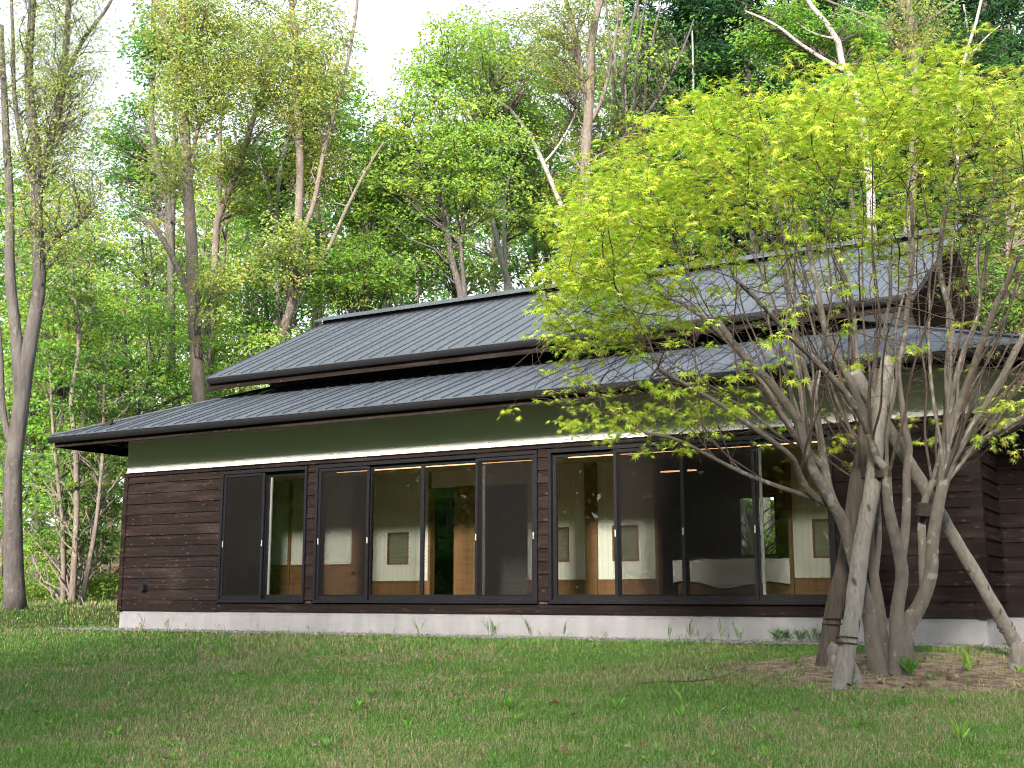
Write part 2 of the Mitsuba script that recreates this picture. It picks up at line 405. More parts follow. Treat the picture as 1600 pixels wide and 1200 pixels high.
# white band of panels with recessed joints
joints = [0.004, 0.36, 1.85, 4.55, 7.25, 9.95, 12.2, L - 0.002]
for a, b in zip(joints[:-1], joints[1:]):
    put('house__wall_panel', box(a + 0.0015, b - 0.0015, -0.012, 0.1, ZW + 0.006, 3.115), 'white_panel')
    put('house__wall_panel', box(a + 0.0015, b - 0.0015, -0.012, 0.1, 3.118, 3.43), 'white_panel')
put('house__wall_panel', box(L - 0.1, L + 0.010, 0.102, SET - 0.014, ZW + 0.006, 3.43), 'white_panel')
put('house__wall_panel', box(L + 0.012, XE, SET - 0.012, SET + 0.1, ZW + 0.006, 3.43), 'white_panel')
tag(put('house__drip_edge', box(0.002, L + 0.012, -0.020, -0.013, ZW + 0.006, ZW + 0.018), 'white_panel'), 'thin white drip edge catching the sun under the white band')

# --- roofs
OV, SL = 0.9, 0.385
YC, XC0, XC1 = 1.75, 1.66, 12.09                     # the clerestory wall stands here
RIB = 0.021


def seam_lines(a, b):
    """Seams in pairs, 0.2 and 0.306 m apart."""
    out, k = [a], 0
    while out[-1] < b:
        out.append(out[-1] + (0.306 if k % 2 == 0 else 0.2)); k += 1
    out[-1] = b
    return out


def strip_panel(key, xa, xb, lo, hi, plane, m='roof_metal'):
    """A roof panel between x = xa and xb; lo(x), hi(x) give y at its foot and head; plane(x, y) gives z; with a standing seam along xa."""
    up = np.array([0, 0, 0.010])
    g = 0.001
    A = [(xa + g, lo(xa)), (xb - g, lo(xb)), (xb - g, hi(xb)), (xa + g, hi(xa))]
    A = [(x, y, plane(x, y)) for x, y in A]
    parts = [prism(A, up)]
    w = 0.009
    y0, y1 = lo(xa) + 0.012, hi(xa) - 0.002
    if y1 > y0 + 0.02:
        B = [(xa + g, y0), (xa + w, y0), (xa + w, y1), (xa + g, y1)]
        parts.append(prism([(x, y, plane(x, y) + 0.009) for x, y in B], np.array([0, 0, RIB])))
    put(key, join(parts), m)


low = lambda x, y: ZE + SL * (y + OV)
ends = lambda x: min(YC, x, L - x) if False else min(YC + 0.02, x, L - x)
S = seam_lines(-OV + 0.02, L + OV - 0.02)
for a, b in zip(S[:-1], S[1:]):
    strip_panel('house__lower_roof__roof_panel', a, b, lambda x: -OV, lambda x: max(ends(x), -OV + 0.01), low)
# hips at both ends: slopes rising along x
for side in (0, 1):
    S2 = seam_lines(-OV + 0.02, DEPTH + OV - 0.02) if side == 0 else seam_lines(-OV + 0.02, SET - OV + 1.6)
    for a, b in zip(S2[:-1], S2[1:]):
        xi = lambda y: max(-OV + 0.01, min(XC0 + 0.05, y - 0.004, DEPTH - y))
        if side == 0:
            A = [(-OV, a), (xi(a), a), (xi(b), b), (-OV, b)]
            P3 = [(x, y, ZE + SL * (x + OV)) for x, y in A]
        else:
            A = [(L + OV, a), (L + OV, b), (L - xi(b), b), (L - xi(a), a)]
            P3 = [(x, y, ZE + SL * (L + OV - x)) for x, y in A]
        A2 = np.array(P3)
        rib0 = A2[0] * 0.99 + A2[1] * 0.01
        parts = [prism(P3, np.array([0, 0, 0.010]))]
        d = np.array([0, 0.011, 0])
        p, q_ = (A2[0], A2[1]) if side == 0 else (A2[0], A2[3])
        B = [p, q_, q_ + d, p + d] if side == 0 else [p, p + d, q_ + d, q_]
        parts.append(prism(np.array(B) + [0, 0, 0.009], np.array([0, 0, RIB])))
        put('house__lower_roof__roof_panel', join(parts), 'roof_metal')
hip0 = np.array([[-OV, -OV, ZE + 0.03], [YC, YC, low(0, YC) + 0.03]])
hip1 = np.array([[L + OV, -OV, ZE + 0.03], [L - YC, YC, low(0, YC) + 0.03]])
for hp in (hip0, hip1):
    put('house__lower_roof__hip_cap', tubes(hp, np.array([0.022, 0.022]), 6), 'roof_metal')
# underside, fascia, gutter
def ring(x0, x1, y0, z0, z1, t=0.03):
    return [box(x0, x1, y0, y0 + t, z0, z1), box(x0, x0 + t, y0 + t, DEPTH + OV, z0, z1), box(x1 - t, x1, y0 + t, 0.42, z0, z1)]
for m in ring(-OV + 0.05, L + OV - 0.05, -OV + 0.05, ZE - 0.175, ZE - 0.012):
    put('house__lower_roof__fascia', m, 'stained_board')
soff = []
for x0, x1 in ((-OV + 0.08, L + OV - 0.08),):
    zf, zw = ZE - 0.03, ZE + SL * OV - 0.03
    a, b = -OV + 0.08, 0.0
    zi = ZE + SL * 0.08 - 0.03
    soff.append(prism([(a, a, zi), (b, b, zw), (L - b, b, zw), (L - a, a, zi)], np.array([0, 0, 0.012])))
    soff.append(prism([(a, a, zi), (a, DEPTH, zi), (b, DEPTH, zw), (b, b, zw)], np.array([0, 0, 0.012])))
    soff.append(prism([(L - a, a, zi), (L - b, b, zw), (L - b, SET, zw), (L - a, SET, zi)], np.array([0, 0, 0.012])))
put('house__lower_roof__soffit', join(soff), 'soffit_wood')
for x in np.arange(0.2, L, 0.455):
    put('house__lower_roof__rafter', prism([(x, -OV + 0.085, ZE - 0.075), (x + 0.045, -OV + 0.085, ZE - 0.075), (x + 0.045, -0.014, ZE + SL * OV - 0.11), (x, -0.014, ZE + SL * OV - 0.11)], np.array([0, 0, 0.074])), 'soffit_wood')
for y in np.arange(-0.4, DEPTH, 0.455):
    put('house__lower_roof__rafter', prism([(-OV + 0.085, y, ZE - 0.075), (-0.014, y, ZE + SL * OV - 0.11), (-0.014, y + 0.045, ZE + SL * OV - 0.11), (-OV + 0.085, y + 0.045, ZE - 0.075)], np.array([0, 0, 0.074])), 'soffit_wood')


def gutter(key, x0, x1, y, z):
    """A half-round gutter with brackets, open at the top."""
    ang = np.linspace(0, np.pi, 9)
    prof = [(y - 0.045 - 0.045 * math.cos(t), z - 0.080 * math.sin(t)) for t in ang]
    prof = [(prof[0][0], prof[0][1] + 0.012)] + prof
    v, f = [], []
    for x in (x0, x1):
        v += [(x, a, b) for a, b in prof]
    n_ = len(prof)
    for i_ in range(n_ - 1):
        f += [[i_, i_ + 1, n_ + i_ + 1], [i_, n_ + i_ + 1, n_ + i_]]
    for o in (0, n_):
        f += [[o, o + i_, o + i_ + 1] for i_ in range(1, n_ - 1)]
    put(key, (np.array(v), np.array(f)), 'dark_metal', smooth=30)


gutter('house__lower_roof__gutter', -OV - 0.01, L + OV + 0.01, -OV + 0.03, ZE - 0.03)
# wing roof
SW = seam_lines(L + OV - 0.02, XE)
for a, b in zip(SW[:-1], SW[1:]):
    strip_panel('house__wing_roof__roof_panel', a, b, lambda x: SET - OV, lambda x: 4.8, lambda x, y: ZE + SL * (y - SET + OV) - 0.006)
put('house__wing_roof__fascia', box(L + OV - 0.04, XE, SET - OV + 0.05, SET - OV + 0.08, ZE - 0.2, ZE - 0.014), 'stained_board')
put('house__wing_roof__soffit', prism([(L + 0.02, SET - OV + 0.08, ZE - 0.004), (L + 0.02, SET - 0.014, ZE + SL * OV - 0.06), (XE, SET - 0.014, ZE + SL * OV - 0.06), (XE, SET - OV + 0.08, ZE - 0.004)], np.array([0, 0, 0.012])), 'soffit_wood')
gutter('house__wing_roof__gutter', L + OV + 0.012, XE, SET - OV + 0.03, ZE - 0.034)
# clerestory
zc0 = low(0, YC)
put('house__clerestory_wall', box(XC0, XC1, YC, DEPTH - YC, zc0 - 0.25, 4.62), 'grey_panel')
put('house__clerestory_wall__base_flashing', box(XC0 - 0.03, XC1 + 0.03, YC - 0.05, YC - 0.002, zc0 - 0.12, zc0 + 0.09), 'dark_metal')
UX0, UX1, UY, UZ, US = 0.98, L - 0.98 + 0.26, 0.75, 4.296, 0.5
RY = DEPTH / 2
upl = lambda x, y: UZ + US * (y - UY)
upr = lambda x, y: UZ + US * (DEPTH - UY - y)
S3 = seam_lines(UX0, UX1)
for a, b in zip(S3[:-1], S3[1:]):
    strip_panel('house__upper_roof__roof_panel', a, b, lambda x: UY, lambda x: RY - 0.02, upl)
put('house__upper_roof__rear_slope', prism([(UX0, RY + 0.02, upr(0, RY + 0.02)), (UX1, RY + 0.02, upr(0, RY + 0.02)), (UX1, DEPTH - UY, UZ), (UX0, DEPTH - UY, UZ)], np.array([0, 0, 0.01])), 'roof_metal')
put('house__upper_roof__deck', join([prism([(UX0 + 0.012, UY + 0.03, upl(0, UY + .03) - 0.10), (UX1 - 0.012, UY + 0.03, upl(0, UY + .03) - 0.10), (UX1 - 0.012, RY - 0.001, upl(0, RY) - 0.10), (UX0 + 0.012, RY - 0.001, upl(0, RY) - 0.10)], np.array([0, 0, 0.096])),
     prism([(UX0 + 0.012, RY + 0.001, upr(0, RY) - 0.10), (UX1 - 0.012, RY + 0.001, upr(0, RY) - 0.10), (UX1 - 0.012, DEPTH - UY - .03, UZ - 0.085), (UX0 + 0.012, DEPTH - UY - .03, UZ - 0.085)], np.array([0, 0, 0.083]))]), 'soffit_wood')
put('house__upper_roof__fascia', box(UX0 + 0.03, UX1 - 0.03, UY + 0.045, UY + 0.075, UZ - 0.20, UZ - 0.005), 'stained_board')
gutter('house__upper_roof__gutter', UX0 + 0.1, UX1 - 0.1, UY + 0.03, UZ - 0.03)
zr = upl(0, RY)
for x0 in (XC0, XC1 - 0.1):
    gb = [(x0, YC, 4.60), (x0, RY, zr - 0.12), (x0, DEPTH - YC, 4.60)]
    put('house__gable_wall', prism(gb, np.array([0.1, 0, 0])), 'grey_panel')
# raised vented ridge
put('house__upper_roof__ridge_vent', box(UX0 + 0.04, UX1 - 0.04, RY - 0.20, RY + 0.20, zr - 0.10, zr + 0.035), 'dark_metal')
rc = []
for s in (-1, 1):
    a = [(UX0 - 0.11, RY, zr + 0.115), (UX1 + 0.11, RY, zr + 0.115), (UX1 + 0.11, RY + s * 0.30, zr + 0.115 - 0.14), (UX0 - 0.11, RY + s * 0.30, zr + 0.115 - 0.14)]
    rc.append(prism(a if s < 0 else a[::-1], np.array([0, 0, 0.022])))
tag(put('house__upper_roof__ridge_cap', join(rc), 'roof_metal'), 'raised grey green ridge cap over a dark vent gap')

# --- windows
ZH = 1.36


def rect_frame(x0, x1, z0, z1, y0, y1, l, r, b, t):
    return join([box(x0, x0 + l, y0, y1, z0, z1), box(x1 - r, x1, y0, y1, z0, z1), box(x0 + l, x1 - r, y0 + .0005, y1 - .0005, z0, z0 + b), box(x0 + l, x1 - r, y0 + .0005, y1 - .0005, z1 - t, z1)])


for wi, (x0, x1) in enumerate(W):
    w = numbered('house__window')
    put(w + '__frame', rect_frame(x0, x1, ZB, ZT, -0.055, 0.11, 0.042, 0.042, 0.045, 0.05), 'window_frame')
    put(w + '__sill', box(x0 - 0.012, x1 + 0.012, -0.082, -0.056, ZB - 0.003, ZB + 0.024), 'window_frame')
    np_ = 2 if wi == 0 else 4
    cuts = np.linspace(x0 + 0.042, x1 - 0.042, np_ + 1)
    inner = {0: (1, 0), 1: (0, 1, 1, 0), 2: (1, 0, 0, 1)}[wi]            # which sashes run on the outer of the two tracks
    scr = {0: (0,), 1: (0, 3), 2: (1, 2)}[wi]
    for k in range(np_):
        a, b = cuts[k] - (0.022 if k else 0), cuts[k + 1] + (0.022 if k < np_ - 1 else 0)
        y = 0.012 if inner[k] else 0.052
        put(w + '__sash', rect_frame(a, b, ZB + 0.046, ZT - 0.052, y, y + 0.036, 0.052, 0.052, 0.072, 0.058), 'window_frame')
        put(w + '__pane', (np.array([[a + .05, y + .018, ZB + .11], [b - .05, y + .018, ZB + .11], [b - .05, y + .018, ZT - .105], [a + .05, y + .018, ZT - .105]]), np.array([[0, 1, 2], [0, 2, 3]])), 'glass')
        put(w + '__pull', box(b - 0.034, b - 0.020, y - 0.010, y - 0.001, ZH - 0.055, ZH + 0.055), 'dark_metal')
        if k in scr:
            ys = -0.034
            put(w + '__screen_frame', rect_frame(a + .004, b - .004, ZB + 0.047, ZT - 0.053, ys, ys + 0.022, 0.044, 0.044, 0.052, 0.044), 'window_frame')
            put(w + '__screen', (np.array([[a + .046, ys + .011, ZB + .097], [b - .046, ys + .011, ZB + .097], [b - .046, ys + .011, ZT - .095], [a + .046, ys + .011, ZT - .095]]), np.array([[0, 1, 2], [0, 2, 3]])), 'screen_mesh')
            put(w + '__pull', box(a + 0.014, a + 0.030, ys - 0.010, ys - 0.001, ZH - 0.045, ZH + 0.045), 'light_metal')
            put(w + '__pull', box(b - 0.030, b - 0.014, ys - 0.010, ys - 0.001, ZH - 0.045, ZH + 0.045), 'light_metal')
    for k in {0: (1,), 1: (3,), 2: (3,)}[wi]:
        put(w + '__inner_stile', box(cuts[k] + 0.031, cuts[k] + 0.066, 0.092, 0.112, ZB + 0.10, ZT - 0.12), 'light_metal')

# the round-hooded vent cap on the left wall
vb = at(236, 911, 20.1)
ang = np.linspace(0, np.pi, 10)
prof = [(0.055 * math.cos(t), 0.055 * math.sin(t) + 0.01) for t in ang] + [(-0.055, -0.055), (0.055, -0.055)]
vx, vz = 0.60, 0.69
tag(put('house__vent_cap', join([prism([(vx + a, -0.115, vz + b) for a, b in prof], np.array([0, 0.085, 0])), box(vx - 0.065, vx + 0.065, -0.035, -0.022, vz - 0.075, vz + 0.08)]), 'dark_metal'), 'small dark hooded vent cap low on the left wall')

# --- inside
FZ = 0.44
YP = 2.0
put('house__floor', box(0.12, L - 0.13, 0.13, SET + 0.13, FZ - 0.06, FZ), 'floor_wood')
put('house__floor', box(0.12, XE, SET + 0.13, DEPTH - 0.12, FZ - 0.06, FZ), 'floor_wood')
put('house__ceiling', box(0.12, W[2][1] + .1, 0.13, YP + 0.1, 2.56, 2.62), 'ceiling_board')
put('house__ceiling', box(0.12, XE, YP + 0.1, DEPTH - 0.12, 2.70, 2.76), 'ceiling_board')
put('house__partition', box(12.75, 12.85, 0.13, DEPTH - 0.12, FZ, 2.56), 'white_boarding')
segs = [(0.12, 1.93, 1.06), (1.99, 3.33, 1.06), (3.60, 4.90, 0.77), (6.76, 7.77, 0.77), (7.98, 8.92, 0.77), (10.985, 12.75, 0.77)]
holes = [(4.07, 4.50), (7.06, 7.49), (8.22, 8.65), (11.26, 11.69)]
for a, b, wz in segs:
    hs = [h for h in holes if a < h[0] < b]
    if not hs:
        put('house__partition', box(a, b, YP, YP + 0.09, wz, 2.56), 'white_boarding')
    for h0, h1 in hs:
        put('house__partition', join([box(a, h0, YP, YP + 0.09, wz, 2.56), box(h1, b, YP, YP + 0.09, wz, 2.56), box(h0, h1, YP, YP + 0.09, wz, 1.06), box(h0, h1, YP, YP + 0.09, 1.59, 2.56)]), 'white_boarding')
        g = numbered('house__interior_window')
        put(g + '__frame', rect_frame(h0, h1, 1.06, 1.59, YP - 0.012, YP + 0.05, 0.022, 0.022, 0.022, 0.022), 'interior_wood')
        put(g + '__pane', box(h0 + 0.02, h1 - 0.02, YP + 0.02, YP + 0.028, 1.08, 1.57), 'reed_blind')
    put('house__wainscot', box(a, b, YP - 0.016, YP + 0.08, FZ, wz - 0.003), 'interior_wood')
    put('house__wainscot__rail', box(a, b, YP - 0.03, YP + 0.08, wz - 0.002, wz + 0.022), 'interior_wood')
for a, b in ((1.935, 1.985), (3.34, 3.59), (4.905, 4.95), (7.775, 7.975), (8.925, 8.98), (10.93, 10.98)):
    put('house__interior_post', box(a, b, YP - 0.035, YP + 0.10, FZ, 2.56), 'interior_wood')
put('house__sliding_door', box(5.40, 5.86, YP - 0.02, YP + 0.02, FZ, 2.30), 'interior_wood')
put('house__sliding_door', box(4.95, 6.76, YP - 0.02, YP + 0.06, 2.302, 2.56), 'white_boarding')
put('house__partition', box(4.95, 6.76, 3.2, 3.28, FZ, 2.7), 'dark_interior')
for x in (3.41, 3.53):
    put('house__peg', tubes(np.array([[x, YP - 0.035, 0.93], [x, YP - 0.085, 0.93]]), np.array([0.025, 0.025]), 8), 'dark_metal')
# bedroom: side walls, wooden wall with a window, rear room
YB = 4.55
put('house__partition', box(8.30, 8.38, YP + 0.1, YB, FZ, 2.7), 'interior_wood')
put('house__partition', box(11.3, 11.38, YP + 0.1, YB, FZ, 2.7), 'white_boarding')
bw0, bw1, bz0, bz1 = 9.30, 9.95, 1.18, 2.16
put('house__bedroom_wall', join([box(8.38, bw0, YB, YB + 0.08, FZ, 2.7), box(bw1, 11.3, YB, YB + 0.08, FZ, 2.7), box(bw0, bw1, YB, YB + 0.08, FZ, bz0), box(bw0, bw1, YB, YB + 0.08, bz1, 2.7)]), 'interior_wood')
put('house__bedroom_window', rect_frame(bw0, bw1, bz0, bz1, YB - 0.01, YB + 0.05, 0.03, 0.03, 0.03, 0.03), 'window_frame')

bed = tag('bed', 'low wooden bed with a white duvet seen through the right hand windows', 'bed')
put('bed__base', box(8.95, 10.80, 2.75, 4.45, FZ + 0.004, 0.74), 'interior_wood')
# duvet with creases hanging over the edge
u, v_ = np.meshgrid(np.linspace(0, 1, 70), np.linspace(0, 1, 46), indexing='xy')
px_ = 8.90 + u * 1.95
s_ = v_ * 2.0
over = np.clip(0.42 - s_, 0, 1)
y_ = 2.72 + np.clip(s_ - 0.36, 0, 3)
z_ = 1.09 - np.clip(0.36 - s_, 0, 1) - 0.02 * ss(0.5, 0.3, s_)
cr = mfbm(np.stack([px_ * 5, s_ * 3.5, px_ * 0], -1), 4, 2) - 0.5
y_ = y_ - 0.10 * cr * (s_ < 0.42) - 0.03
z_ = z_ + 0.07 * cr + 0.05 * np.sin(px_ * 5) * ss(0.3, 0, s_)
dv = np.stack([px_, y_, z_], -1).reshape(-1, 3)
ii, jj = np.meshgrid(np.arange(45), np.arange(69), indexing='ij')
dq = np.stack([ii * 70 + jj, ii * 70 + jj + 1, (ii + 1) * 70 + jj + 1, (ii + 1) * 70 + jj], -1).reshape(-1, 4)
put('bed__duvet', (dv, dq), 'linen', smooth=True)
put('bed__mattress', box(8.97, 10.78, 2.78, 4.44, 0.742, 1.03), 'linen')
put('bed__throw', box(8.93, 10.82, 3.3, 4.40, 1.10, 1.15), 'grey_throw')

for x0, x1, nm in ((4.30, 7.95, 'long warm light strip along the head of the middle window'), (8.36, 12.02, 'long warm light strip along the head of the right window')):
    k = put('light_strip', box(x0, x1, 0.30, 0.325, 2.436, 2.456), 'lamp_warm', emitter={'type': 'area', 'radiance': {'type': 'rgb', 'value': [0.40, 0.21, 0.10]}})
    tag(k, nm, 'light strip')
k = put('ceiling_lamp__body', box(8.55, 9.32, 2.62, 2.74, 2.44, 2.50), 'interior_wood')
put('ceiling_lamp__diffuser', box(8.56, 9.31, 2.63, 2.73, 2.425, 2.438), 'lamp_warm', emitter={'type': 'area', 'radiance': {'type': 'rgb', 'value': [0.36, 0.19, 0.09]}})
tag('ceiling_lamp', 'wooden bar lamp with warm glow hanging inside above the bedroom opening', 'lamp')

# ------------------------------------------------------------------ forest
def spray(c, r, n, size, col, flat=0.35, droop=0.25, jit=0.17, nup=0.45):
    """Leaves of K clumps (centres c, radii r), n leaves each: flattened, layered sprays."""
    K = len(c)
    a = rng.uniform(0, 2 * np.pi, (K, n)); rad = np.sqrt(rng.random((K, n))) * r[:, None]
    h = rng.normal(0, 0.4, (K, n)) * r[:, None] * flat - droop * rad ** 2 / np.maximum(r[:, None], 1e-6)
    p = c[:, None] + np.stack([np.cos(a) * rad, np.sin(a) * rad, h], -1)
    d = np.stack([np.cos(a) + rng.normal(0, .7, (K, n)), np.sin(a) + rng.normal(0, .7, (K, n)), rng.normal(-0.35, 0.35, (K, n))], -1)
    nn = np.stack([rng.normal(0, .5, (K, n)), rng.normal(0, .5, (K, n)), np.full((K, n), nup)], -1)
    tint = np.exp(rng.normal(0, jit, (K, 1, 1)) + rng.normal(0, jit * .8, (K, n, 1)))
    warm = rng.normal(0, 0.10, (K, n, 1)) + rng.normal(0, 0.08, (K, 1, 1))
    cc = np.asarray(col) * tint * np.concatenate([1 + warm, 1 + 0 * warm, 1 - warm], -1)
    return p.reshape(-1, 3), d.reshape(-1, 3), nn.reshape(-1, 3), size * rng.uniform(0.65, 1.25, K * n), np.clip(cc.reshape(-1, 3), 0.004, 0.6)


def crown_centres(e, k):
    """k clump centres in an ellipsoid given as (centre, radii): more of them towards the outside."""
    c, r = e
    v = unit(rng.normal(size=(k, 3))) * (rng.random((k, 1)) ** 0.45)
    return np.asarray(c) + v * np.asarray(r)


def tree(key, label, cat, stems, crowns, bark='bark_tan', leaf=0.12, col=(0.08, 0.15, 0.03), n_leaf=60, clump=0.6, twigs=4, flat=0.35, droop=0.25, group=None, base_drop=True, width=0.55, twig_r=0.010):
    """stems: list of (points, radii), the first the trunk; crowns: list of (centre, radii, clumps)."""
    key = numbered(key)
    tag(key, label, cat, group)
    skel = []
    for si, (P, R) in enumerate(stems):
        P = np.asarray(P, float)
        if si == 0 and base_drop:
            g = ground_z(P[0, 0], P[0, 1])
            if P[0, 2] > g + 0.3:
                P = np.vstack([[P[0, 0], P[0, 1], g - 0.15], P]); R = [R[0] * 1.2] + list(R)
            else:
                P[0, 2] = g - 0.15
        Q, rr = resample(P, R, max(8, 3 * len(P)))
        wob = (mnoise(Q * [0.9, 0.9, 0.7] + si * 7.3) - 0.5) * 0.12
        Q = Q + np.stack([wob, np.roll(wob, 1), 0 * wob], 1) * np.linspace(0, 1, len(Q))[:, None]
        if si == 0:
            rr = rr * (1 + 0.35 * np.exp(-(Q[:, 2] - Q[0, 2]) / 0.35))
        put(key + ('__trunk' if si == 0 else '__limb'), tubes(Q, rr, 9 if si == 0 else 7), bark, smooth=True)
        skel.append((Q, rr))
    SP, SR = np.vstack([q for q, _ in skel]), np.concatenate([r for _, r in skel])
    C = np.vstack([crown_centres((c, r), k) for c, r, k in crowns])
    C[:, 2] = np.maximum(C[:, 2], ground_z(C[:, 0], C[:, 1]) + 0.25)
    # a branch from the stem to each clump
    dz = C[:, None, 2] - SP[None, :, 2]
    hd = np.linalg.norm(C[:, None, :2] - SP[None, :, :2], axis=2)
    cost = hd + np.abs(dz - 0.55 * hd - 0.2) * 0.9 + rng.random(hd.shape) * 0.3
    jn = np.argmin(cost, 1)
    A = SP[jn]; t = np.linspace(0, 1, 5)[None, :, None]
    ln = np.linalg.norm(C - A, axis=1)
    bend = np.stack([rng.normal(0, .07, len(C)), rng.normal(0, .07, len(C)), rng.uniform(-.02, .14, len(C))], 1) * ln[:, None]
    P = A[:, None] * (1 - t) + C[:, None] * t + bend[:, None] * (4 * t * (1 - t)) + rng.normal(0, 0.02, (len(C), 5, 3)) * ln[:, None, None]
    r0 = np.minimum(SR[jn] * 0.55, twig_r + 0.008 * ln)
    R = r0[:, None] * np.linspace(1, 0.35, 5)
    parts = [tubes(P, R, 4, cap=False)]
    cr = rng.uniform(0.6, 1.3, len(C)) * clump
    if twigs:
        a = rng.uniform(0, 2 * np.pi, (len(C), twigs))
        s = rng.uniform(0.5, 1.0, (len(C), twigs))
        q0 = P[:, 3][:, None] * s[..., None] + P[:, 2][:, None] * (1 - s[..., None])
        q1 = C[:, None] + np.stack([np.cos(a), np.sin(a), rng.normal(0.12, .2, a.shape)], -1) * cr[:, None, None] * rng.uniform(.5, 1, a.shape)[..., None]
        Pt = np.stack([q0, q0 * .5 + q1 * .5 + rng.normal(0, .05, q0.shape), q1], 2).reshape(-1, 3, 3)
        Rt = np.tile(np.array([0.5, 0.35, 0.2]) * twig_r, (len(Pt), 1))
        parts.append(tubes(Pt, Rt, 3, cap=False))
    tag(put(key + '__branchwork', join(parts), 'twig_bark' if bark == 'bark_pale' else bark, smooth=True), kind='stuff')
    if n_leaf:
        p, d, nn, sz, cc = spray(C, cr, n_leaf, leaf, col, flat, droop)
        m = leaf_quads(p, d, nn, sz, width)
        tag(put(key + '__crown', m, 'leaf', color=np.repeat(cc, 4, 0)), kind='stuff')
    return key


def px_stem(pts, d, w0, w1):
    """Stem set out at level distance d; w0, w1: its width in the photograph at foot and top."""
    n = len(pts); sc = d / F / 2
    return [at(x, y, d) for x, y in pts], list(np.linspace(w0, w1, n) * sc)


def px_crown(x, y, rx, ry, d, k, depth=0.8):
    s = d / F
    return at(x, y, d), np.array([rx * s, rx * s * depth, ry * s]), k


GREEN, LIME, OLIVE, DEEP, FIR = (0.215, 0.425, 0.070), (0.325, 0.515, 0.095), (0.365, 0.450, 0.120), (0.135, 0.305, 0.062), (0.040, 0.105, 0.040)

tree('grey_barked_tree', 'tall grey barked tree with forked trunk at the far left edge of the lawn', 'tree',
     [px_stem([(24, 950), (20, 830), (20, 720), (33, 630), (47, 530), (60, 440), (58, 340), (57, 262), (50, 150), (48, 60), (62, -60)], 22, 31, 11),
      px_stem([(58, 285), (79, 225), (96, 131), (105, 37), (120, -60)], 22, 16, 8), px_stem([(33, 640), (28, 560), (18, 440), (14, 300), (10, 180), (0, 40)], 22, 22, 9),
      px_stem([(20, 700), (5, 640), (0, 560), (-12, 470)], 22, 12, 7), px_stem([(58, 420), (90, 370), (125, 350), (150, 320)], 22, 9, 4), px_stem([(57, 300), (30, 200), (20, 90), (25, -30)], 22, 10, 5),
      px_stem([(96, 131), (130, 60), (165, 10), (190, -40)], 22, 8, 4)],
     [px_crown(85, 120, 105, 200, 22, 190), px_crown(105, 320, 90, 120, 22, 80)], 'bark_grey', 0.06, OLIVE, 55, 0.5, 7, 0.8, 0.0, twig_r=0.008)
tree('forked_tan_tree', 'tall pale tan tree with a broken side limb behind the left end of the roof', 'tree',
     [px_stem([(314, 680), (306, 560), (300, 420), (294, 300), (288, 200), (281, 105), (262, 50), (236, -20), (220, -70)], 27, 23, 10),
      px_stem([(307, 485), (286, 440), (262, 392), (237, 347)], 27, 13, 8), px_stem([(281, 110), (284, 40), (277, -60)], 27, 14, 9), px_stem([(296, 330), (306, 215), (326, 165), (350, 110)], 27, 8, 4),
      px_stem([(283, 150), (310, 60), (330, -30)], 27, 8, 4)],
     [px_crown(310, 90, 95, 170, 27, 150), px_crown(340, 450, 40, 60, 26, 14), px_crown(280, 270, 60, 60, 27, 20)], 'bark_tan', 0.10, OLIVE, 74, 0.6, 3, 0.5, 0.0, twig_r=0.006)
tree('slender_dark_tree', 'slender dark trunk leaning left just left of the forked tan tree', 'tree',
     [px_stem([(280, 680), (268, 560), (268, 400), (262, 315), (240, 225), (236, 170), (240, 60), (244, -40)], 30, 14, 8), px_stem([(268, 400), (272, 300), (270, 200), (275, 120)], 30, 8, 5)],
     [px_crown(215, 250, 65, 130, 31, 75), px_crown(255, 80, 50, 100, 30, 40)], 'bark_grey', 0.12, DEEP, 60, 0.55, 3, 0.5, 0.1)
tree('leaning_tan_tree', 'tan trunk dividing into leaning limbs right of the forked tree', 'tree',
     [px_stem([(326, 690), (332, 480), (338, 356), (365, 280), (390, 208), (402, 170), (440, 70), (470, -30)], 31, 14, 6), px_stem([(336, 400), (345, 300), (345, 200), (352, 100)], 31, 8, 5)],
     [px_crown(395, 90, 85, 120, 31, 95), px_crown(375, 260, 65, 90, 31, 60)], 'bark_tan', 0.09, (0.247, 0.314, 0.076), 60, 0.45, 4, 0.6, 0.0)
tree('three_limbed_tree', 'tan tree parting into three long limbs above the left end of the upper roof', 'tree',
     [px_stem([(434, 560), (462, 440), (470, 300), (468, 200), (463, 100), (458, 20), (450, -60)], 29, 16, 8),
      px_stem([(466, 375), (490, 320), (506, 240), (522, 175), (545, 100), (556, 0), (560, -50)], 29, 9, 4), px_stem([(444, 520), (470, 440), (505, 404), (545, 318), (575, 260), (602, 222)], 29, 9, 4),
      px_stem([(469, 250), (440, 170), (400, 120)], 29, 7, 4)],
     [px_crown(470, 110, 90, 140, 29, 130), px_crown(440, 400, 45, 70, 28, 26), px_crown(500, 260, 70, 70, 30, 30)], 'bark_tan', 0.10, OLIVE, 74, 0.6, 3, 0.5, 0.0, twig_r=0.006)
tree('pale_birch_tree', 'thin whitish birch stem standing behind the three limbed tan tree', 'tree',
     [px_stem([(428, 560), (436, 400), (431, 330), (441, 250), (456, 185), (470, 100)], 33, 11, 5), px_stem([(433, 400), (422, 315), (395, 220), (380, 150)], 33, 8, 4)],
     [px_crown(430, 300, 75, 130, 34, 100), px_crown(520, 200, 60, 100, 35, 60), px_crown(500, 420, 60, 60, 33, 24)], 'bark_pale', 0.12, GREEN, 55, 0.55, 3)
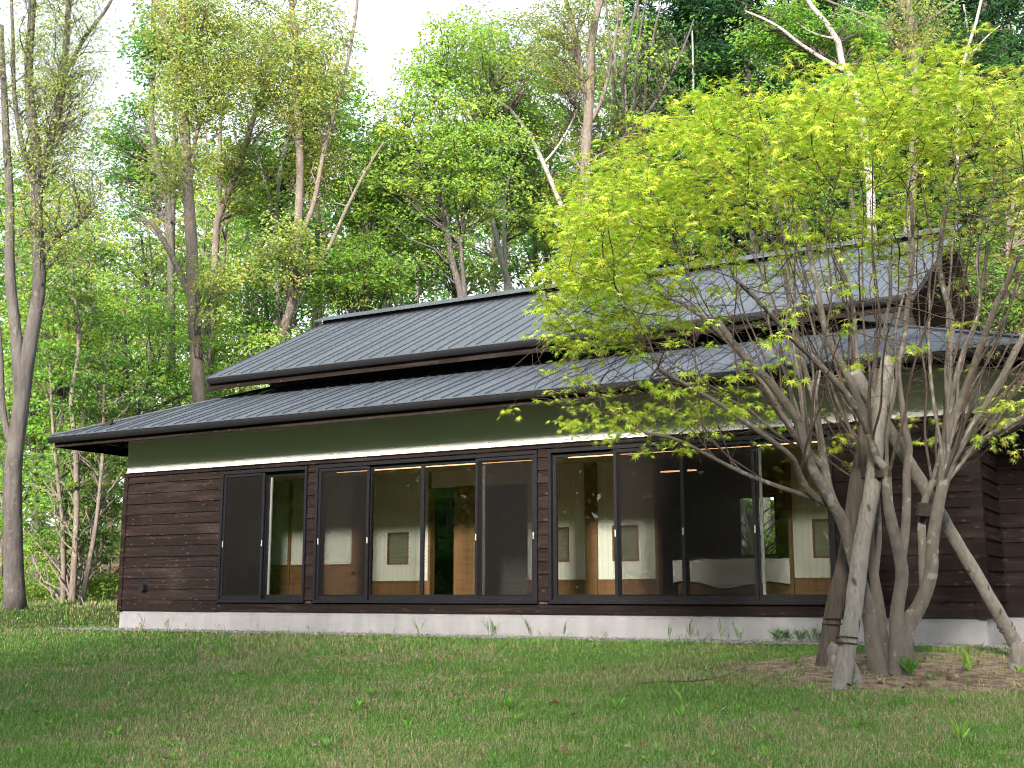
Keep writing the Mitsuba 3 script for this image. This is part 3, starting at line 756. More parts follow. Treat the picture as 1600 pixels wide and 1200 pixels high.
# the bright green broadleaf mass above the roof
tree('spreading_green_tree', 'bright green layered broadleaf tree rising above the middle of the upper roof', 'tree',
     [px_stem([(724, 480), (706, 400), (697, 340), (693, 250), (688, 140), (690, 60)], 30, 12, 5), px_stem([(728, 470), (722, 400), (722, 355), (740, 310), (760, 250)], 30, 8, 4), px_stem([(700, 350), (660, 250), (630, 180)], 30, 7, 3), px_stem([(695, 260), (740, 190), (770, 120)], 30, 7, 3)],
     [px_crown(690, 250, 140, 170, 30, 190), px_crown(720, 90, 100, 80, 30, 60)], 'bark_grey', 0.115, LIME, 75, 0.62, 3, 0.28, 0.3)
tree('round_green_tree', 'rounded light green tree between the tan trunks and the spreading green tree', 'tree',
     [px_stem([(565, 500), (570, 420), (575, 330), (590, 250), (600, 180)], 31, 9, 4), px_stem([(572, 380), (610, 300), (640, 260)], 31, 6, 3)],
     [px_crown(590, 310, 80, 130, 31, 110), px_crown(560, 420, 80, 60, 29, 50)], 'bark_tan', 0.115, (0.171, 0.304, 0.053), 70, 0.6, 3, 0.28, 0.3)
tree('pale_pair_tree', 'pair of pale stems rising behind the ridge left of the garden maple', 'tree',
     [px_stem([(802, 480), (783, 400), (768, 340), (752, 270), (748, 200)], 33, 11, 5), px_stem([(792, 478), (788, 380), (786, 330), (800, 260)], 33, 8, 4)],
     [px_crown(800, 250, 90, 140, 34, 100), px_crown(780, 90, 80, 100, 36, 60)], 'bark_pale', 0.115, (0.18, 0.304, 0.061), 65, 0.6, 3)
tree('leaning_birch', 'white birch limb leaning up to the left beside the tan upright trunk', 'tree',
     [px_stem([(905, 400), (873, 313), (850, 255), (830, 215), (805, 178), (765, 148)], 32, 9, 5), px_stem([(850, 255), (880, 215), (900, 170)], 32, 5, 3)],
     [px_crown(860, 130, 70, 120, 33, 70), px_crown(880, 330, 60, 70, 33, 40)], 'bark_pale', 0.105, LIME, 60, 0.5, 3)
tree('upright_tan_tree', 'upright flaky tan trunk forking near the top of the photo over the ridge', 'tree',
     [px_stem([(912, 420), (917, 240), (920, 140), (924, 60), (938, 0), (950, -60)], 31, 19, 10), px_stem([(920, 165), (906, 100), (896, 40), (872, -30)], 31, 10, 6), px_stem([(918, 200), (945, 140), (960, 60), (965, -20)], 31, 7, 4)],
     [px_crown(890, 60, 90, 100, 31, 80), px_crown(930, 250, 70, 100, 33, 40)], 'bark_tan', 0.085, (0.266, 0.323, 0.076), 65, 0.42, 4, 0.6, 0.0)
tree('bare_grey_tree', 'almost leafless grey tree with many upright stems right of the upright tan trunk', 'tree',
     [px_stem([(985, 400), (978, 250), (972, 150), (984, 60), (1000, -20)], 34, 9, 4)] + [px_stem(p, 34, 6, 3) for p in ([(978, 250), (960, 150), (950, 60), (945, 0)], [(980, 300), (1005, 180), (1015, 90), (1035, 10)], [(976, 220), (1030, 150), (1060, 90), (1085, 30)], [(985, 350), (1040, 260), (1085, 230)], [(990, 200), (995, 100), (1012, 0)])],
     [px_crown(1005, 130, 75, 150, 34, 80)], 'bark_grey', 0.07, OLIVE, 10, 0.5, 6, 0.7, 0.0, twig_r=0.014)
tree('white_birch', 'white birch with two bright diverging limbs rising out of the maple crown', 'tree',
     [px_stem([(1368, 470), (1362, 330), (1350, 200), (1332, 125), (1318, 108), (1308, 62), (1284, 28), (1258, -5), (1240, -50)], 27, 16, 7), px_stem([(1318, 110), (1292, 96), (1250, 68), (1212, 40), (1165, 18)], 27, 9, 4), px_stem([(1304, 60), (1280, 55), (1250, 40)], 27, 5, 2)],
     [px_crown(1240, 50, 90, 70, 28, 60), px_crown(1330, 60, 50, 50, 28, 24)], 'bark_pale', 0.11, GREEN, 60, 0.5, 3)
tree('pinkish_trunk_tree', 'grey brown trunk with spreading bare limbs at the top right behind the maple', 'tree',
     [px_stem([(1415, 470), (1428, 250), (1432, 110), (1426, 50), (1421, 0), (1416, -60)], 30, 18, 9), px_stem([(1426, 62), (1390, 40), (1345, 22), (1285, -2)], 30, 8, 4), px_stem([(1432, 40), (1468, 20), (1500, -6)], 30, 6, 3), px_stem([(1425, 60), (1412, 10), (1405, -40)], 30, 10, 5), px_stem([(1430, 100), (1390, 60), (1330, 30), (1300, 20)], 30, 5, 3)],
     [px_crown(1410, 45, 85, 80, 30, 70)], 'bark_tan', 0.075, OLIVE, 60, 0.45, 5, 0.6, 0.0)
tree('thin_pale_tree', 'thin pale stem curving up near the top right corner', 'tree',
     [px_stem([(1490, 470), (1495, 260), (1500, 150), (1506, 95), (1522, 50), (1535, 0), (1540, -40)], 32, 8, 4), px_stem([(1504, 110), (1530, 70), (1560, 40)], 32, 4, 2)],
     [px_crown(1520, 120, 70, 110, 33, 80), px_crown(1540, 330, 90, 110, 30, 70)], 'bark_pale', 0.12, (0.075, 0.170, 0.045), 60, 0.55, 3)
tree('low_green_tree', 'light green young tree showing between the maple stems above the right roof end', 'tree',
     [px_stem([(1590, 620), (1580, 480), (1575, 380), (1590, 300)], 24, 10, 5)],
     [px_crown(1580, 480, 110, 130, 24, 90), px_crown(1640, 350, 90, 120, 25, 50)], 'bark_tan', 0.12, (0.162, 0.294, 0.057), 60, 0.55, 3)
# understorey at the left
for pts, d, w, lab in (([(112, 950), (118, 820), (120, 700), (115, 620), (124, 560), (121, 480), (116, 420)], 24.5, 10, 'slender pale stem, middle one of the stems left of the house corner'),
                       ([(99, 947), (97, 830), (90, 730), (84, 660), (80, 560)], 25, 8, 'slender stem leaning left, nearest to the grey barked tree'),
                       ([(126, 952), (140, 870), (151, 800), (160, 720), (166, 640), (170, 560)], 24, 8, 'slender stem leaning right towards the house corner'),
                       ([(128, 945), (128, 800), (131, 660), (138, 540), (140, 440), (150, 380)], 27, 9, 'tall straight slender stem behind the leaning ones at the left'),
                       ([(60, 940), (55, 800), (52, 700), (40, 600)], 29, 14, 'dark trunk in the shade just right of the grey barked tree'),
                       ([(165, 940), (172, 800), (160, 690), (150, 600)], 30, 9, 'thin shaded stem just left of the house wall')):
    x, y = pts[-1]
    tree('understorey_tree', lab, 'tree', [px_stem(pts, d, w, w * .45)],
         [px_crown(x + rng.uniform(-25, 25), y + 20, 75, 90, d, 26), px_crown((pts[0][0] + x) / 2, 760, 75, 120, d + 1, 30), px_crown(pts[1][0], 860, 60, 50, d + 1.5, 8)],
         'bark_tan' if w < 12 else 'bark_grey', 0.10, [GREEN, LIME, (0.152, 0.275, 0.057)][int(rng.integers(3))], 60, 0.5, 3, 0.22, 0.2)
YL = iter(('broad young tree in the middle of the understorey left of the roof corner', 'young tree with pale layered leaves between the grey barked tree and the slender stems', 'young tree in front of the forked tan trunk, above the left roof edge', 'darker young tree showing between the forked trunk and the upper roof corner',
              'young tree low behind the foot of the grey barked tree', 'small bright young tree just over the hip of the lower roof', 'dark young tree in the shade right of the grey barked trunk', 'light green young tree higher up behind the forked tan trunk'))
for x, y, rx, ry, d, c in ((200, 560, 150, 110, 28, GREEN), (90, 520, 120, 120, 26.5, LIME), (330, 520, 110, 120, 30, GREEN), (420, 470, 80, 90, 31, DEEP), (20, 700, 90, 140, 29, GREEN), (390, 560, 60, 60, 27, LIME), (60, 600, 80, 70, 30, DEEP), (230, 430, 90, 80, 33, (0.171, 0.285, 0.076))):
    tree('young_maple', next(YL), 'tree',
         [px_stem([(x + 10, min(y + 330, 930)), (x + 5, y + 160), (x, y + 40), (x - 8, y - ry * .7)], d, 9, 4), px_stem([(x + 4, y + 120), (x + 40, y + 20), (x + 60, y - 30)], d, 5, 3)],
         [px_crown(x, y, rx, ry, d, int(rx * ry / 190))], 'bark_grey', 0.105, c, 60, 0.62, 3, 0.16, 0.15, group='understorey trees left of the house')


def conifer(x, d, top, w, lab):
    key = numbered('conifer'); tag(key, lab, 'tree', 'dark conifers at the top right')
    b = at(x, 700, d); b[2] = ground_z(b[0], b[1]) - 0.1
    t = at(x, top, d)
    z = np.linspace(0, 1, 9)[:, None]
    P = b * (1 - z) + t * z; P[:, :2] = b[:2]
    put(key + '__trunk', tubes(P, np.linspace(0.24, 0.04, 9), 8), 'bark_grey', smooth=True)
    H = t[2] - b[2]; n = 210
    zz = rng.uniform(0.25, 0.99, n); a = rng.uniform(0, 2 * np.pi, n)
    ln = w * (1.05 - zz) ** 0.75 * rng.uniform(0.6, 1.1, n)
    s = np.linspace(0, 1, 5)
    R = ln[:, None] * s
    Q = np.stack([b[0] + np.cos(a)[:, None] * R, b[1] + np.sin(a)[:, None] * R, b[2] + (zz * H)[:, None] + 0.12 * R - 0.10 * R ** 2], -1)
    tag(put(key + '__branchwork', tubes(Q, np.tile(np.linspace(0.028, 0.008, 5), (n, 1)), 3, cap=False), 'bark_grey', smooth=True), kind='stuff')
    C = Q[:, 1:].reshape(-1, 3); r = np.repeat(0.30 + 0.10 * ln, 4)
    p, dd, nn, sz, cc = spray(C, r, 26, 0.27, FIR, 0.30, 0.35, 0.25)
    tag(put(key + '__crown', leaf_quads(p, dd, nn, sz, 0.30), 'leaf', color=np.repeat(cc, 4, 0)), kind='stuff')


for x, d, top, w, lab in ((1090, 40, -260, 3.6, 'dark conifer left of the white birch limbs'), (1010, 46, -160, 3.6, 'dark conifer behind the leafless grey tree'), (1190, 38, -330, 3.8, 'dark conifer right behind the white birch limbs'),
                          (1290, 43, -300, 3.6, 'dark conifer between the white birch and the grey brown trunk'), (1500, 40, -330, 3.8, 'dark conifer behind the thin pale stem'), (1590, 36, -330, 3.8, 'dark conifer at the top right corner'), (1400, 46, -260, 3.6, 'dark conifer behind the grey brown trunk'), (1150, 50, -220, 4.0, 'dark conifer at the back between two nearer conifers'), (1340, 50, -260, 4.0, 'dark conifer at the back right of the white birch'), (1455, 48, -260, 4.0, 'dark conifer at the back between the grey brown trunk and the pale stem')):
    conifer(x, d, top, w, lab)
tree('rear_tree', 'young green tree behind the house seen through the bedroom window', 'tree', [([[7.3, 11.2, 0.2], [7.45, 11.2, 1.4], [7.35, 11.2, 2.6], [7.5, 11.2, 4.2]], [0.06, 0.055, 0.045, 0.03]), ([[7.4, 11.2, 1.0], [7.2, 11.1, 2.0], [7.0, 11.1, 3.2]], [0.04, 0.035, 0.02])],
     [(np.array([7.3, 12.2, 1.6]), np.array([2.6, 1.0, 1.7]), 80)], 'bark_pale', 0.12, LIME, 50, 0.5, 3)

SKX, SKY = [-300, 0, 150, 190, 240, 330, 470, 560, 640, 720, 800, 860, 930, 1000, 1800], [100, 110, 220, 300, 60, 30, 40, 130, 60, 20, 30, 20, -60, -120, -160]
for k in range(64):
    d = [36, 41, 47, 54][k % 4] + rng.uniform(-2, 2)
    x = -160 + (k * 31.3 + rng.uniform(-14, 14)) % 1960
    b = at(x, 800, d); zb = float(ground_z(b[0], b[1]))
    top = np.interp(x, SKX, SKY) + rng.uniform(0, 190)
    zt = at(x, top, d)[2]; H = zt - zb
    if H < 3:
        continue
    P = [[b[0] + rng.normal(0, .25) * t, b[1] + rng.normal(0, .25) * t, zb + H * t] for t in (0, .25, .5, .75, .95)]
    ci_ = int(rng.integers(5)) if x < 1000 else [3, 0, 5][int(rng.integers(3))]
    col = np.array([GREEN, LIME, (0.162, 0.266, 0.076), DEEP, OLIVE, FIR][ci_])
    w = rng.uniform(1.5, 2.3)
    zone = 'at the far left' if x < 150 else 'behind the forked tan tree' if x < 400 else 'behind the three limbed tree' if x < 560 else 'behind the spreading green tree' if x < 860 else 'behind the upright tan trunk' if x < 1080 else 'behind the maple crown'
    tree('forest_tree', f"{['grey', 'tan', 'pale', 'brown'][(k // 4) % 4]} stemmed {['mid green', 'light green', 'greyish green', 'deep green', 'olive', 'dark green'][ci_]} tree, {['first', 'second', 'third', 'last'][k % 4]} row of the wood, {zone}", 'tree', [(P, list(np.linspace(0.15, 0.03, 5) * rng.uniform(.7, 1.2)))],
         [((b[0], b[1], zb + H * 0.72), (w, w, H * 0.28), 42), ((b[0], b[1], zb + H * 0.36), (w * 1.1, w * 1.1, H * 0.2), 26)],
         ['bark_grey', 'bark_tan', 'bark_pale', 'bark_tan'][(k // 4) % 4], 0.17, col, 46, 0.75, 2, 0.3, 0.2, group='trees at the back of the wood', twig_r=0.014)

# the far wood: nobody could count its trees
n = 1500
xx = rng.uniform(-320, 1900, n); dd_ = rng.uniform(62, 92, n)
ty = np.interp(xx, SKX, SKY) + 170
yy = 935 - (935 - ty) * rng.random(n) ** 0.8
C = np.array([at(a, b, c) for a, b, c in zip(xx, yy, dd_)])
p, d, nn, sz, cc = spray(C, rng.uniform(1.0, 2.0, n), 34, 0.42, (0.104, 0.199, 0.057), 0.5, 0.1, 0.25)
tag(put('far_wood', leaf_quads(p, d, nn, sz, 0.7), 'leaf', color=np.repeat(cc, 4, 0)), 'far green mass of the wood beyond the nearer trunks', 'forest', kind='stuff')

# undergrowth along the edge of the wood
n = 900
ux = rng.uniform(-14, -1.2, n); uy = rng.uniform(1.6, 13, n)
keep = (uy > 2.2 + 0.25 * ux + 3.2 * rng.random(n)) & ((ux < -1.3) | (uy > 9))
ux, uy = ux[keep], uy[keep]
uh = rng.uniform(0.1, 0.55, len(ux)) * ss(1.5, 5, uy + 1.5)
C = np.stack([ux, uy, ground_z(ux, uy) + uh * 0.7 + 0.05], 1)
p, d, nn, sz, cc = spray(C, rng.uniform(0.2, 0.45, len(C)), 46, 0.09, (0.162, 0.275, 0.053), 0.7, 0.15, 0.25)
tag(put('undergrowth', leaf_quads(p, d, nn, sz, 0.45), 'leaf', color=np.repeat(cc, 4, 0)), 'low leafy undergrowth along the edge of the wood', 'undergrowth', kind='stuff')

# trees across the lawn, behind the photographer: the window panes mirror them and they break up the sun
for k, (x, y) in enumerate(((-9, -31), (-2, -28), (4, -30), (9.5, -27), (13.5, -31), (17.8, -27.5), (26, -30), (32, -28), (39, -31), (14, -39), (26, -40), (2, -41), (-16, -35))):
    zb = -1.0; H = rng.uniform(13.0, 15.6)
    P = [[x + rng.normal(0, .3) * t, y + rng.normal(0, .3) * t, zb + H * t] for t in (0, .25, .5, .75, .95)]
    tree('mirrored_tree', 'tall leafy tree across the lawn seen only mirrored in the window panes', 'tree', [(P, list(np.linspace(0.22, 0.04, 5)))],
         [((x, y, zb + H * 0.83), (3.1, 3.1, H * 0.18), 46), ((x, y, zb + H * 0.22), (2.4, 2.4, H * 0.16), 22)], 'bark_grey', 0.30, GREEN, 40, 0.72, 0, 0.35, 0.2, group='trees mirrored in the window panes', twig_r=0.02)

n = 3200
C = np.stack([rng.uniform(-115, 80, n), rng.uniform(-54, -46, n), -1 + 17 * rng.random(n)], 1)
p, d, nn, sz, cc = spray(C, rng.uniform(1.6, 2.8, n), 40, 0.95, DEEP, 0.6, 0.1, 0.2)
tag(put('wood_across_the_lawn', leaf_quads(p, d, nn, sz, 0.7), 'leaf', color=np.repeat(cc, 4, 0)), 'far edge of the wood across the lawn, mirrored in the window panes', 'forest', kind='stuff')
for k in range(11):
    x, y = -18 + 6.2 * k + rng.uniform(-1, 1), -25.5 + rng.uniform(-1.5, 1.0)
    zb = -1.0; H = rng.uniform(4.5, 6.0)
    P = [[x + rng.normal(0, .2) * t, y + rng.normal(0, .2) * t, zb + H * t] for t in (0, .3, .6, .9)]
    tree('mirrored_shrub', 'dense leafy young tree across the lawn seen only mirrored in the window panes', 'tree', [(P, list(np.linspace(0.08, 0.02, 4)))],
         [((x, y, zb + H * 0.5), (3.3, 2.0, H * 0.52), 70)], 'bark_grey', 0.26, DEEP, 46, 0.8, 0, 0.35, 0.2, group='young trees mirrored in the window panes', twig_r=0.02)

# ------------------------------------------------------------------ the garden maple
def gpt(px, py):
    """Where the ground is met at this place of the photograph."""
    v = FW + RT * (px - 800) / F - UP * (py - 600) / F
    v = v / (v @ HD)
    p = EYE + v * np.arange(4.0, 40, 0.02)[:, None]
    under = p[:, 2] <= ground_z(p[:, 0], p[:, 1])
    return p[int(np.argmax(under)) if under.any() else -1]


MB = gpt(1396, 1048)
MC = np.array([MB[0], MB[1], 2.5])
mp = tag('garden_maple', 'multi stemmed maple with fresh yellow green leaves on the lawn in front of the house', 'tree')
STEMS = [  # picture places, distance offsets at foot and head, widths
    ([(1379, 1046), (1360, 980), (1346, 919), (1330, 855), (1315, 811), (1300, 785), (1266, 723), (1248, 661), (1212, 609), (1165, 557), (1120, 500)], -0.05, -0.9, 29, 9),
    ([(1316, 812), (1284, 718), (1274, 645), (1255, 560), (1235, 480), (1222, 410)], -0.2, 0.5, 15, 6),
    ([(1300, 790), (1269, 780), (1251, 752), (1243, 728), (1205, 690), (1150, 650), (1090, 610), (1030, 575)], -0.3, -1.3, 13, 6),
    ([(1276, 764), (1217, 751), (1150, 728), (1100, 706), (1060, 688), (1010, 676)], -0.3, -0.7, 8, 5),
    ([(1386, 1042), (1377, 976), (1364, 893), (1358, 842), (1366, 790), (1372, 720), (1360, 640), (1340, 560), (1330, 470), (1300, 390)], 0.12, 0.7, 21, 6),
    ([(1377, 900), (1379, 830), (1376, 770), (1385, 690), (1392, 600), (1385, 500), (1395, 400)], 0.25, 1.2, 13, 6),
    ([(1399, 1048), (1403, 971), (1408, 893), (1398, 842), (1388, 790), (1384, 738), (1370, 716), (1351, 661), (1320, 583), (1290, 520), (1272, 440), (1255, 340)], -0.1, -0.8, 25, 7),
    ([(1407, 870), (1416, 800), (1419, 738), (1424, 702), (1410, 655), (1402, 590), (1418, 500), (1425, 400), (1420, 300)], -0.05, -0.3, 16, 6),
    ([(1408, 1046), (1419, 976), (1439, 945), (1455, 893), (1458, 842), (1470, 774), (1491, 707), (1515, 672), (1560, 600), (1600, 530), (1640, 450)], 0.0, -0.4, 31, 9),
    ([(1471, 770), (1479, 690), (1481, 600), (1486, 511), (1470, 420), (1478, 320)], 0.0, 0.3, 17, 7),
    ([(1426, 920), (1428, 831), (1439, 780), (1460, 728), (1478, 650), (1502, 560), (1530, 470), (1540, 380)], 0.2, 0.9, 15, 6),
    ([(1484, 735), (1520, 700), (1560, 672), (1610, 650), (1660, 640)], 0.0, -0.9, 15, 6),
    ([(1351, 661), (1330, 620), (1270, 560), (1210, 500), (1150, 430)], -0.3, -1.6, 12, 6),
    ([(1491, 707), (1520, 600), (1550, 500), (1590, 400)], 0.1, -1.2, 16, 7),
    ([(1266, 723), (1230, 680), (1190, 600), (1130, 530), (1060, 470)], -0.3, 0.6, 12, 6),
]
MD = float((MB - EYE) @ HD)
nodes, parent, rad, stem_of = [], [], [], []
stem_pts = []
for si, (pts, o0, o1, w0, w1) in enumerate(STEMS):
    n = len(pts); tt = np.linspace(0, 1, n) ** 1.3
    ds = MD + o0 + (o1 - o0) * tt
    P = np.array([at(x, y, d) for (x, y), d in zip(pts, ds)])
    R = (w0 + (w1 - w0) * np.linspace(0, 1, n) ** 0.7) * MD / F / 2
    if pts[0][1] > 1000:
        P[0, 2] = float(ground_z(P[0, 0], P[0, 1])) - 0.12
    else:                                             # joins the nearest stem already standing
        allp = np.vstack([q for q, _ in stem_pts])
        kk = np.argmin(np.linalg.norm(allp - P[0], axis=1))
        sh = allp[kk] - P[0]
        P = P + sh * np.linspace(1, 0, n)[:, None] ** 2
    ln = np.linalg.norm(np.diff(P, axis=0), axis=1).sum()
    Q, rr = resample(P, R, max(6, int(ln / 0.08)))
    Q = Q + (np.stack([mnoise(Q * 2.3 + 11 * si + 50 * k_) for k_ in range(3)], 1) - 0.5) * 0.05 * ss(0, 0.15, np.linspace(0, 1, len(Q)))[:, None]
    if pts[0][1] > 1000:
        rr = rr * (1 + 0.30 * np.exp(-np.linspace(0, ln, len(rr)) / 0.18))
    rr = rr * (1 + 0.10 * (mnoise(np.stack([np.linspace(0, ln * 5, len(rr)), rr * 0 + si, rr * 0], 1)) - 0.5))
    stem_pts.append((Q, rr))
    put('garden_maple__stem', tubes(Q, rr, 12), 'bark_maple', smooth=True)
    b = len(nodes)
    for k_ in range(len(Q)):
        nodes.append(Q[k_]); parent.append(b + k_ - 1 if k_ else -1); stem_of.append(si); rad.append(rr[k_])
# secondary branches fanning up and out from the stems
SN, SSt = np.array(nodes), np.array(rad)
for bi in range(84):
    while True:
        tg = MC + rng.uniform(-1, 1) * RT * 3.0 + rng.uniform(-1, 1) * HD * 2.2 + [0, 0, rng.uniform(0.1, 2.4)]
        q_ = tg - MC
        sv_ = (np.abs(q_ @ RT / 3.15) ** 2.3 + np.abs(q_ @ HD / 2.4) ** 2.3 + np.abs(q_[2] / 2.62) ** 2.3) ** (1 / 2.3)
        if 0.62 < sv_ < 0.95:
            break
    dv_ = tg - SN
    ok_ = (SN[:, 2] > 1.45) & (SN[:, 2] < tg[2] - 0.35) & (SN[:, 2] < 3.1)
    dn = np.gradient(SN, axis=0)
    cs = np.linalg.norm(dv_[:, :2], axis=1) * 1.0 - 0.55 * dv_[:, 2] - 1.2 * (unit(dv_) * unit(dn)).sum(1) + rng.random(len(SN)) * 0.5
    st_ = int(np.argmin(np.where(ok_, cs, 1e9)))
    P0 = SN[st_]; ln = np.linalg.norm(tg - P0)
    t_ = np.linspace(0, 1, max(6, int(ln / 0.09)))[:, None]
    Q = P0 * (1 - t_) + tg * t_ + np.array([0, 0, -0.07 * ln]) * (4 * t_ * (1 - t_)) * rng.uniform(-0.3, 1.0)
    Q = Q + (np.stack([mnoise(Q * 2.0 + 3.7 * bi + 40 * k_) for k_ in range(3)], 1) - 0.5) * 0.16 * np.minimum(1, 3 * t_)
    Q = Q - (Q[0] - P0) * (1 - t_)
    rr = np.linspace(min(SSt[st_] * 0.45, 0.005 + 0.0042 * ln), 0.0035, len(Q))
    put('garden_maple__branch', tubes(Q, rr, 7), 'bark_maple' if rr[0] > 0.016 else 'twig_bark', smooth=True)
    b = len(nodes)
    for k_ in range(len(Q)):
        nodes.append(Q[k_]); parent.append(b + k_ - 1 if k_ else -1); stem_of.append(99); rad.append(rr[k_])
NS = len(nodes)


def shell(p):
    q = p - MC
    u = q @ RT / 3.15; v = q @ HD / 2.4
    w = np.where(q[:, 2] > 0, q[:, 2] / 2.62, q[:, 2] / 0.7)
    return (np.abs(u) ** 2.3 + np.abs(v) ** 2.3 + np.abs(w) ** 2.3) ** (1 / 2.3)


cand = MC + rng.uniform(-1, 1, (60000, 3)) @ np.stack([RT * 3.6, HD * 2.7, [0, 0, 3.1]])
sh = shell(cand)
gap = mfbm(cand * 0.85, 3, 5)
gap2 = mnoise(cand * 2.4 + 31)
keep = (sh < 0.70 + 0.42 * gap + 0.22 * gap2) & (gap > 0.33) & (rng.random(len(cand)) < np.where(sh > 0.6, 1.0, 0.32)) & (cand[:, 2] > 1.75 + 0.5 * rng.random(len(cand)))
att = cand[keep][:15000]
low = [px_crown(955, 655, 80, 30, MD - 0.6, 90, 0.5), px_crown(1035, 700, 45, 16, MD - 0.6, 40, 0.6), px_crown(1545, 650, 60, 35, MD - 0.6, 60, 0.8), px_crown(880, 590, 55, 30, MD - 0.9, 60, 0.7), px_crown(1090, 560, 60, 30, MD - 1.0, 40, 0.8)]
att = np.vstack([att] + [crown_centres((c, r), k_) for c, r, k_ in low])
pos = np.array(nodes)
par = list(parent)
for it in range(150):
    kd = cKDTree(pos)
    dist, idx = kd.query(att)
    att = att[dist > 0.11]
    dist, idx = kd.query(att)
    on = dist < 1.5
    if on.sum() < 20:
        break
    acc = np.zeros_like(pos); cnt = np.zeros(len(pos))
    np.add.at(acc, idx[on], unit(att[on] - pos[idx[on]])); np.add.at(cnt, idx[on], 1)
    gi = np.nonzero(cnt)[0]
    old = np.array([pos[i_] - pos[par[i_]] if par[i_] >= 0 else [0, 0, 1.0] for i_ in gi])
    dirs = unit(unit(acc[gi]) + 0.35 * unit(old) + [0, 0, 0.10] + rng.normal(0, 0.16, (len(gi), 3)))
    new = pos[gi] + dirs * 0.095
    nd, _ = kd.query(new)
    ok = nd > 0.055
    if not ok.any():
        break
    pos = np.vstack([pos, new[ok]]); par += list(gi[ok])
par = np.array(par); NN = len(pos)
kids = [[] for _ in range(NN)]
for i_ in range(NS, NN):
    kids[par[i_]].append(i_)
r = np.full(NN, 0.0021)
for i_ in range(NN - 1, NS - 1, -1):
    if kids[i_]:
        r[i_] = max(0.0021, sum(r[c] ** 2.35 for c in kids[i_]) ** (1 / 2.35))
r[:NS] = rad
root = np.arange(NN)
depth_ = np.zeros(NN, int)
for i_ in range(NS, NN):
    root[i_] = i_ if par[i_] < NS else root[par[i_]]
ps = pos.copy()
for _ in range(2):
    acc = ps.copy()
    for i_ in range(NS, NN):
        if kids[i_]:
            acc[i_] = 0.5 * ps[i_] + 0.25 * ps[par[i_]] + 0.25 * ps[max(kids[i_], key=lambda c: r[c])]
    ps = acc
chains = {}
for i_ in range(NS, NN):
    p_ = par[i_]
    first = p_ < NS or i_ != max(kids[p_], key=lambda c: r[c])
    if not first:
        continue
    ch = [p_, i_]
    while kids[ch[-1]]:
        ch.append(max(kids[ch[-1]], key=lambda c: r[c]))
    chains.setdefault(root[i_], []).append(ch)
small = []
for rt, chs in chains.items():
    parts = []
    for ch in chs:
        Q = ps[ch]; rr = r[ch].copy(); rr[0] = min(rr[0], rr[1] * 1.25)
        parts.append(tubes(Q, rr, 7 if rr[0] > 0.012 else 4, cap=False))
    if sum(map(len, chs)) < 25:
        small += parts
    else:
        put('garden_maple__branch', join(parts), 'bark_maple' if max(r[c[1]] for c in chs) > 0.009 else 'twig_bark', smooth=True)
tag(put('garden_maple__twigs', join(small), 'twig_bark', smooth=True), kind='stuff')

# leaves: seven-pointed stars on the outer twigs
AN = np.radians([-150, -118, -84, -46, 0, 46, 84, 118, 150])
LE = np.array([0.42, 0.66, 0.86, 0.97, 1.0, 0.97, 0.86, 0.66, 0.42])
out = []
for k_ in range(9):
    out.append((AN[k_], LE[k_]))
    if k_ < 8:
        out.append(((AN[k_] + AN[k_ + 1]) / 2, 0.27))
LT = np.array([[0, 0, 0.03]] + [[l * math.cos(a), l * math.sin(a), -0.20 * l * l] for a, l in out])
LF = np.array([[0, k_, k_ + 1] for k_ in range(1, len(out))])


def maple_leaves(c, d, n, size):
    d = unit(d); s = unit(np.cross(n, d)); n = np.cross(d, s)
    v = c[:, None] + size[:, None, None] * (LT[None, :, :1] * d[:, None] + LT[None, :, 1:2] * s[:, None] + LT[None, :, 2:] * n[:, None])
    return v


shn = shell(ps)
tip = np.array([len(k_) == 0 for k_ in kids])
side = (ps - MC) @ RT
pl = np.where(tip, 1.0, 0.6) * ss(0.58, 0.84, shn + 0.05 * rng.normal(size=NN)) * np.where(side > -0.3, np.where(ps[:, 2] > 4.1, 0.9, 0.62), 1.0)
zlim = np.where(side < -2.0, 2.95, np.where(side < -1.0, 3.3, 3.8)) + 0.5 * (mfbm(ps * 1.2, 2, 3) - 0.5)
pl = pl * np.where(ps[:, 2] > zlim, 1.0, 0.07)
lowm = (ps[:, 2] < 2.3) & tip & (np.abs(side + 0.3) > 0.9)
pl = np.where(lowm, np.maximum(pl, 0.55), pl); pl[:NS] = 0
sel = np.nonzero(rng.random(NN) < pl)[0]
per = 10
ci = np.repeat(sel, per); n = len(ci)
gd = unit(ps[ci] - ps[par[ci]])
a = rng.uniform(0, 2 * np.pi, n)
lat = np.stack([np.cos(a), np.sin(a), rng.normal(-0.1, .25, n)], 1)
c = ps[ci] + lat * rng.uniform(0.02, 0.12, (n, 1)) + gd * rng.uniform(0, 0.05, (n, 1))
d = unit(lat + 0.5 * gd) + np.stack([0 * a, 0 * a, rng.normal(-0.32, .2, n)], 1)
nn = np.stack([rng.normal(0, .36, n), rng.normal(0, .36, n), np.full(n, .9)], 1)
size = 0.026 + 0.044 * rng.random(n) ** 0.8
V = maple_leaves(c, d, nn, size)
base = np.array([0.50, 0.67, 0.08]) * (1 - ss(0, 2.5, side[ci])[:, None]) + np.array([0.62, 0.68, 0.20]) * ss(0, 2.5, side[ci])[:, None]
col = base * np.exp(rng.normal(0, .24, (n, 1)) + 0.5 * (mfbm(c * 2.5, 2, 4)[:, None] - .5)) * (1 + rng.normal(0, .09, (n, 3))) * (0.9 + 0.25 * (mfbm(c * 1.1, 2, 9)[:, None] - 0.5))
col = np.clip(col, 0.01, 0.75)
print('maple leaves', n, 'nodes', NN)
near = np.argsort(((c - EYE) @ FW) / size)[:300]
rest = np.setdiff1d(np.arange(n), near)
nv = len(LT)
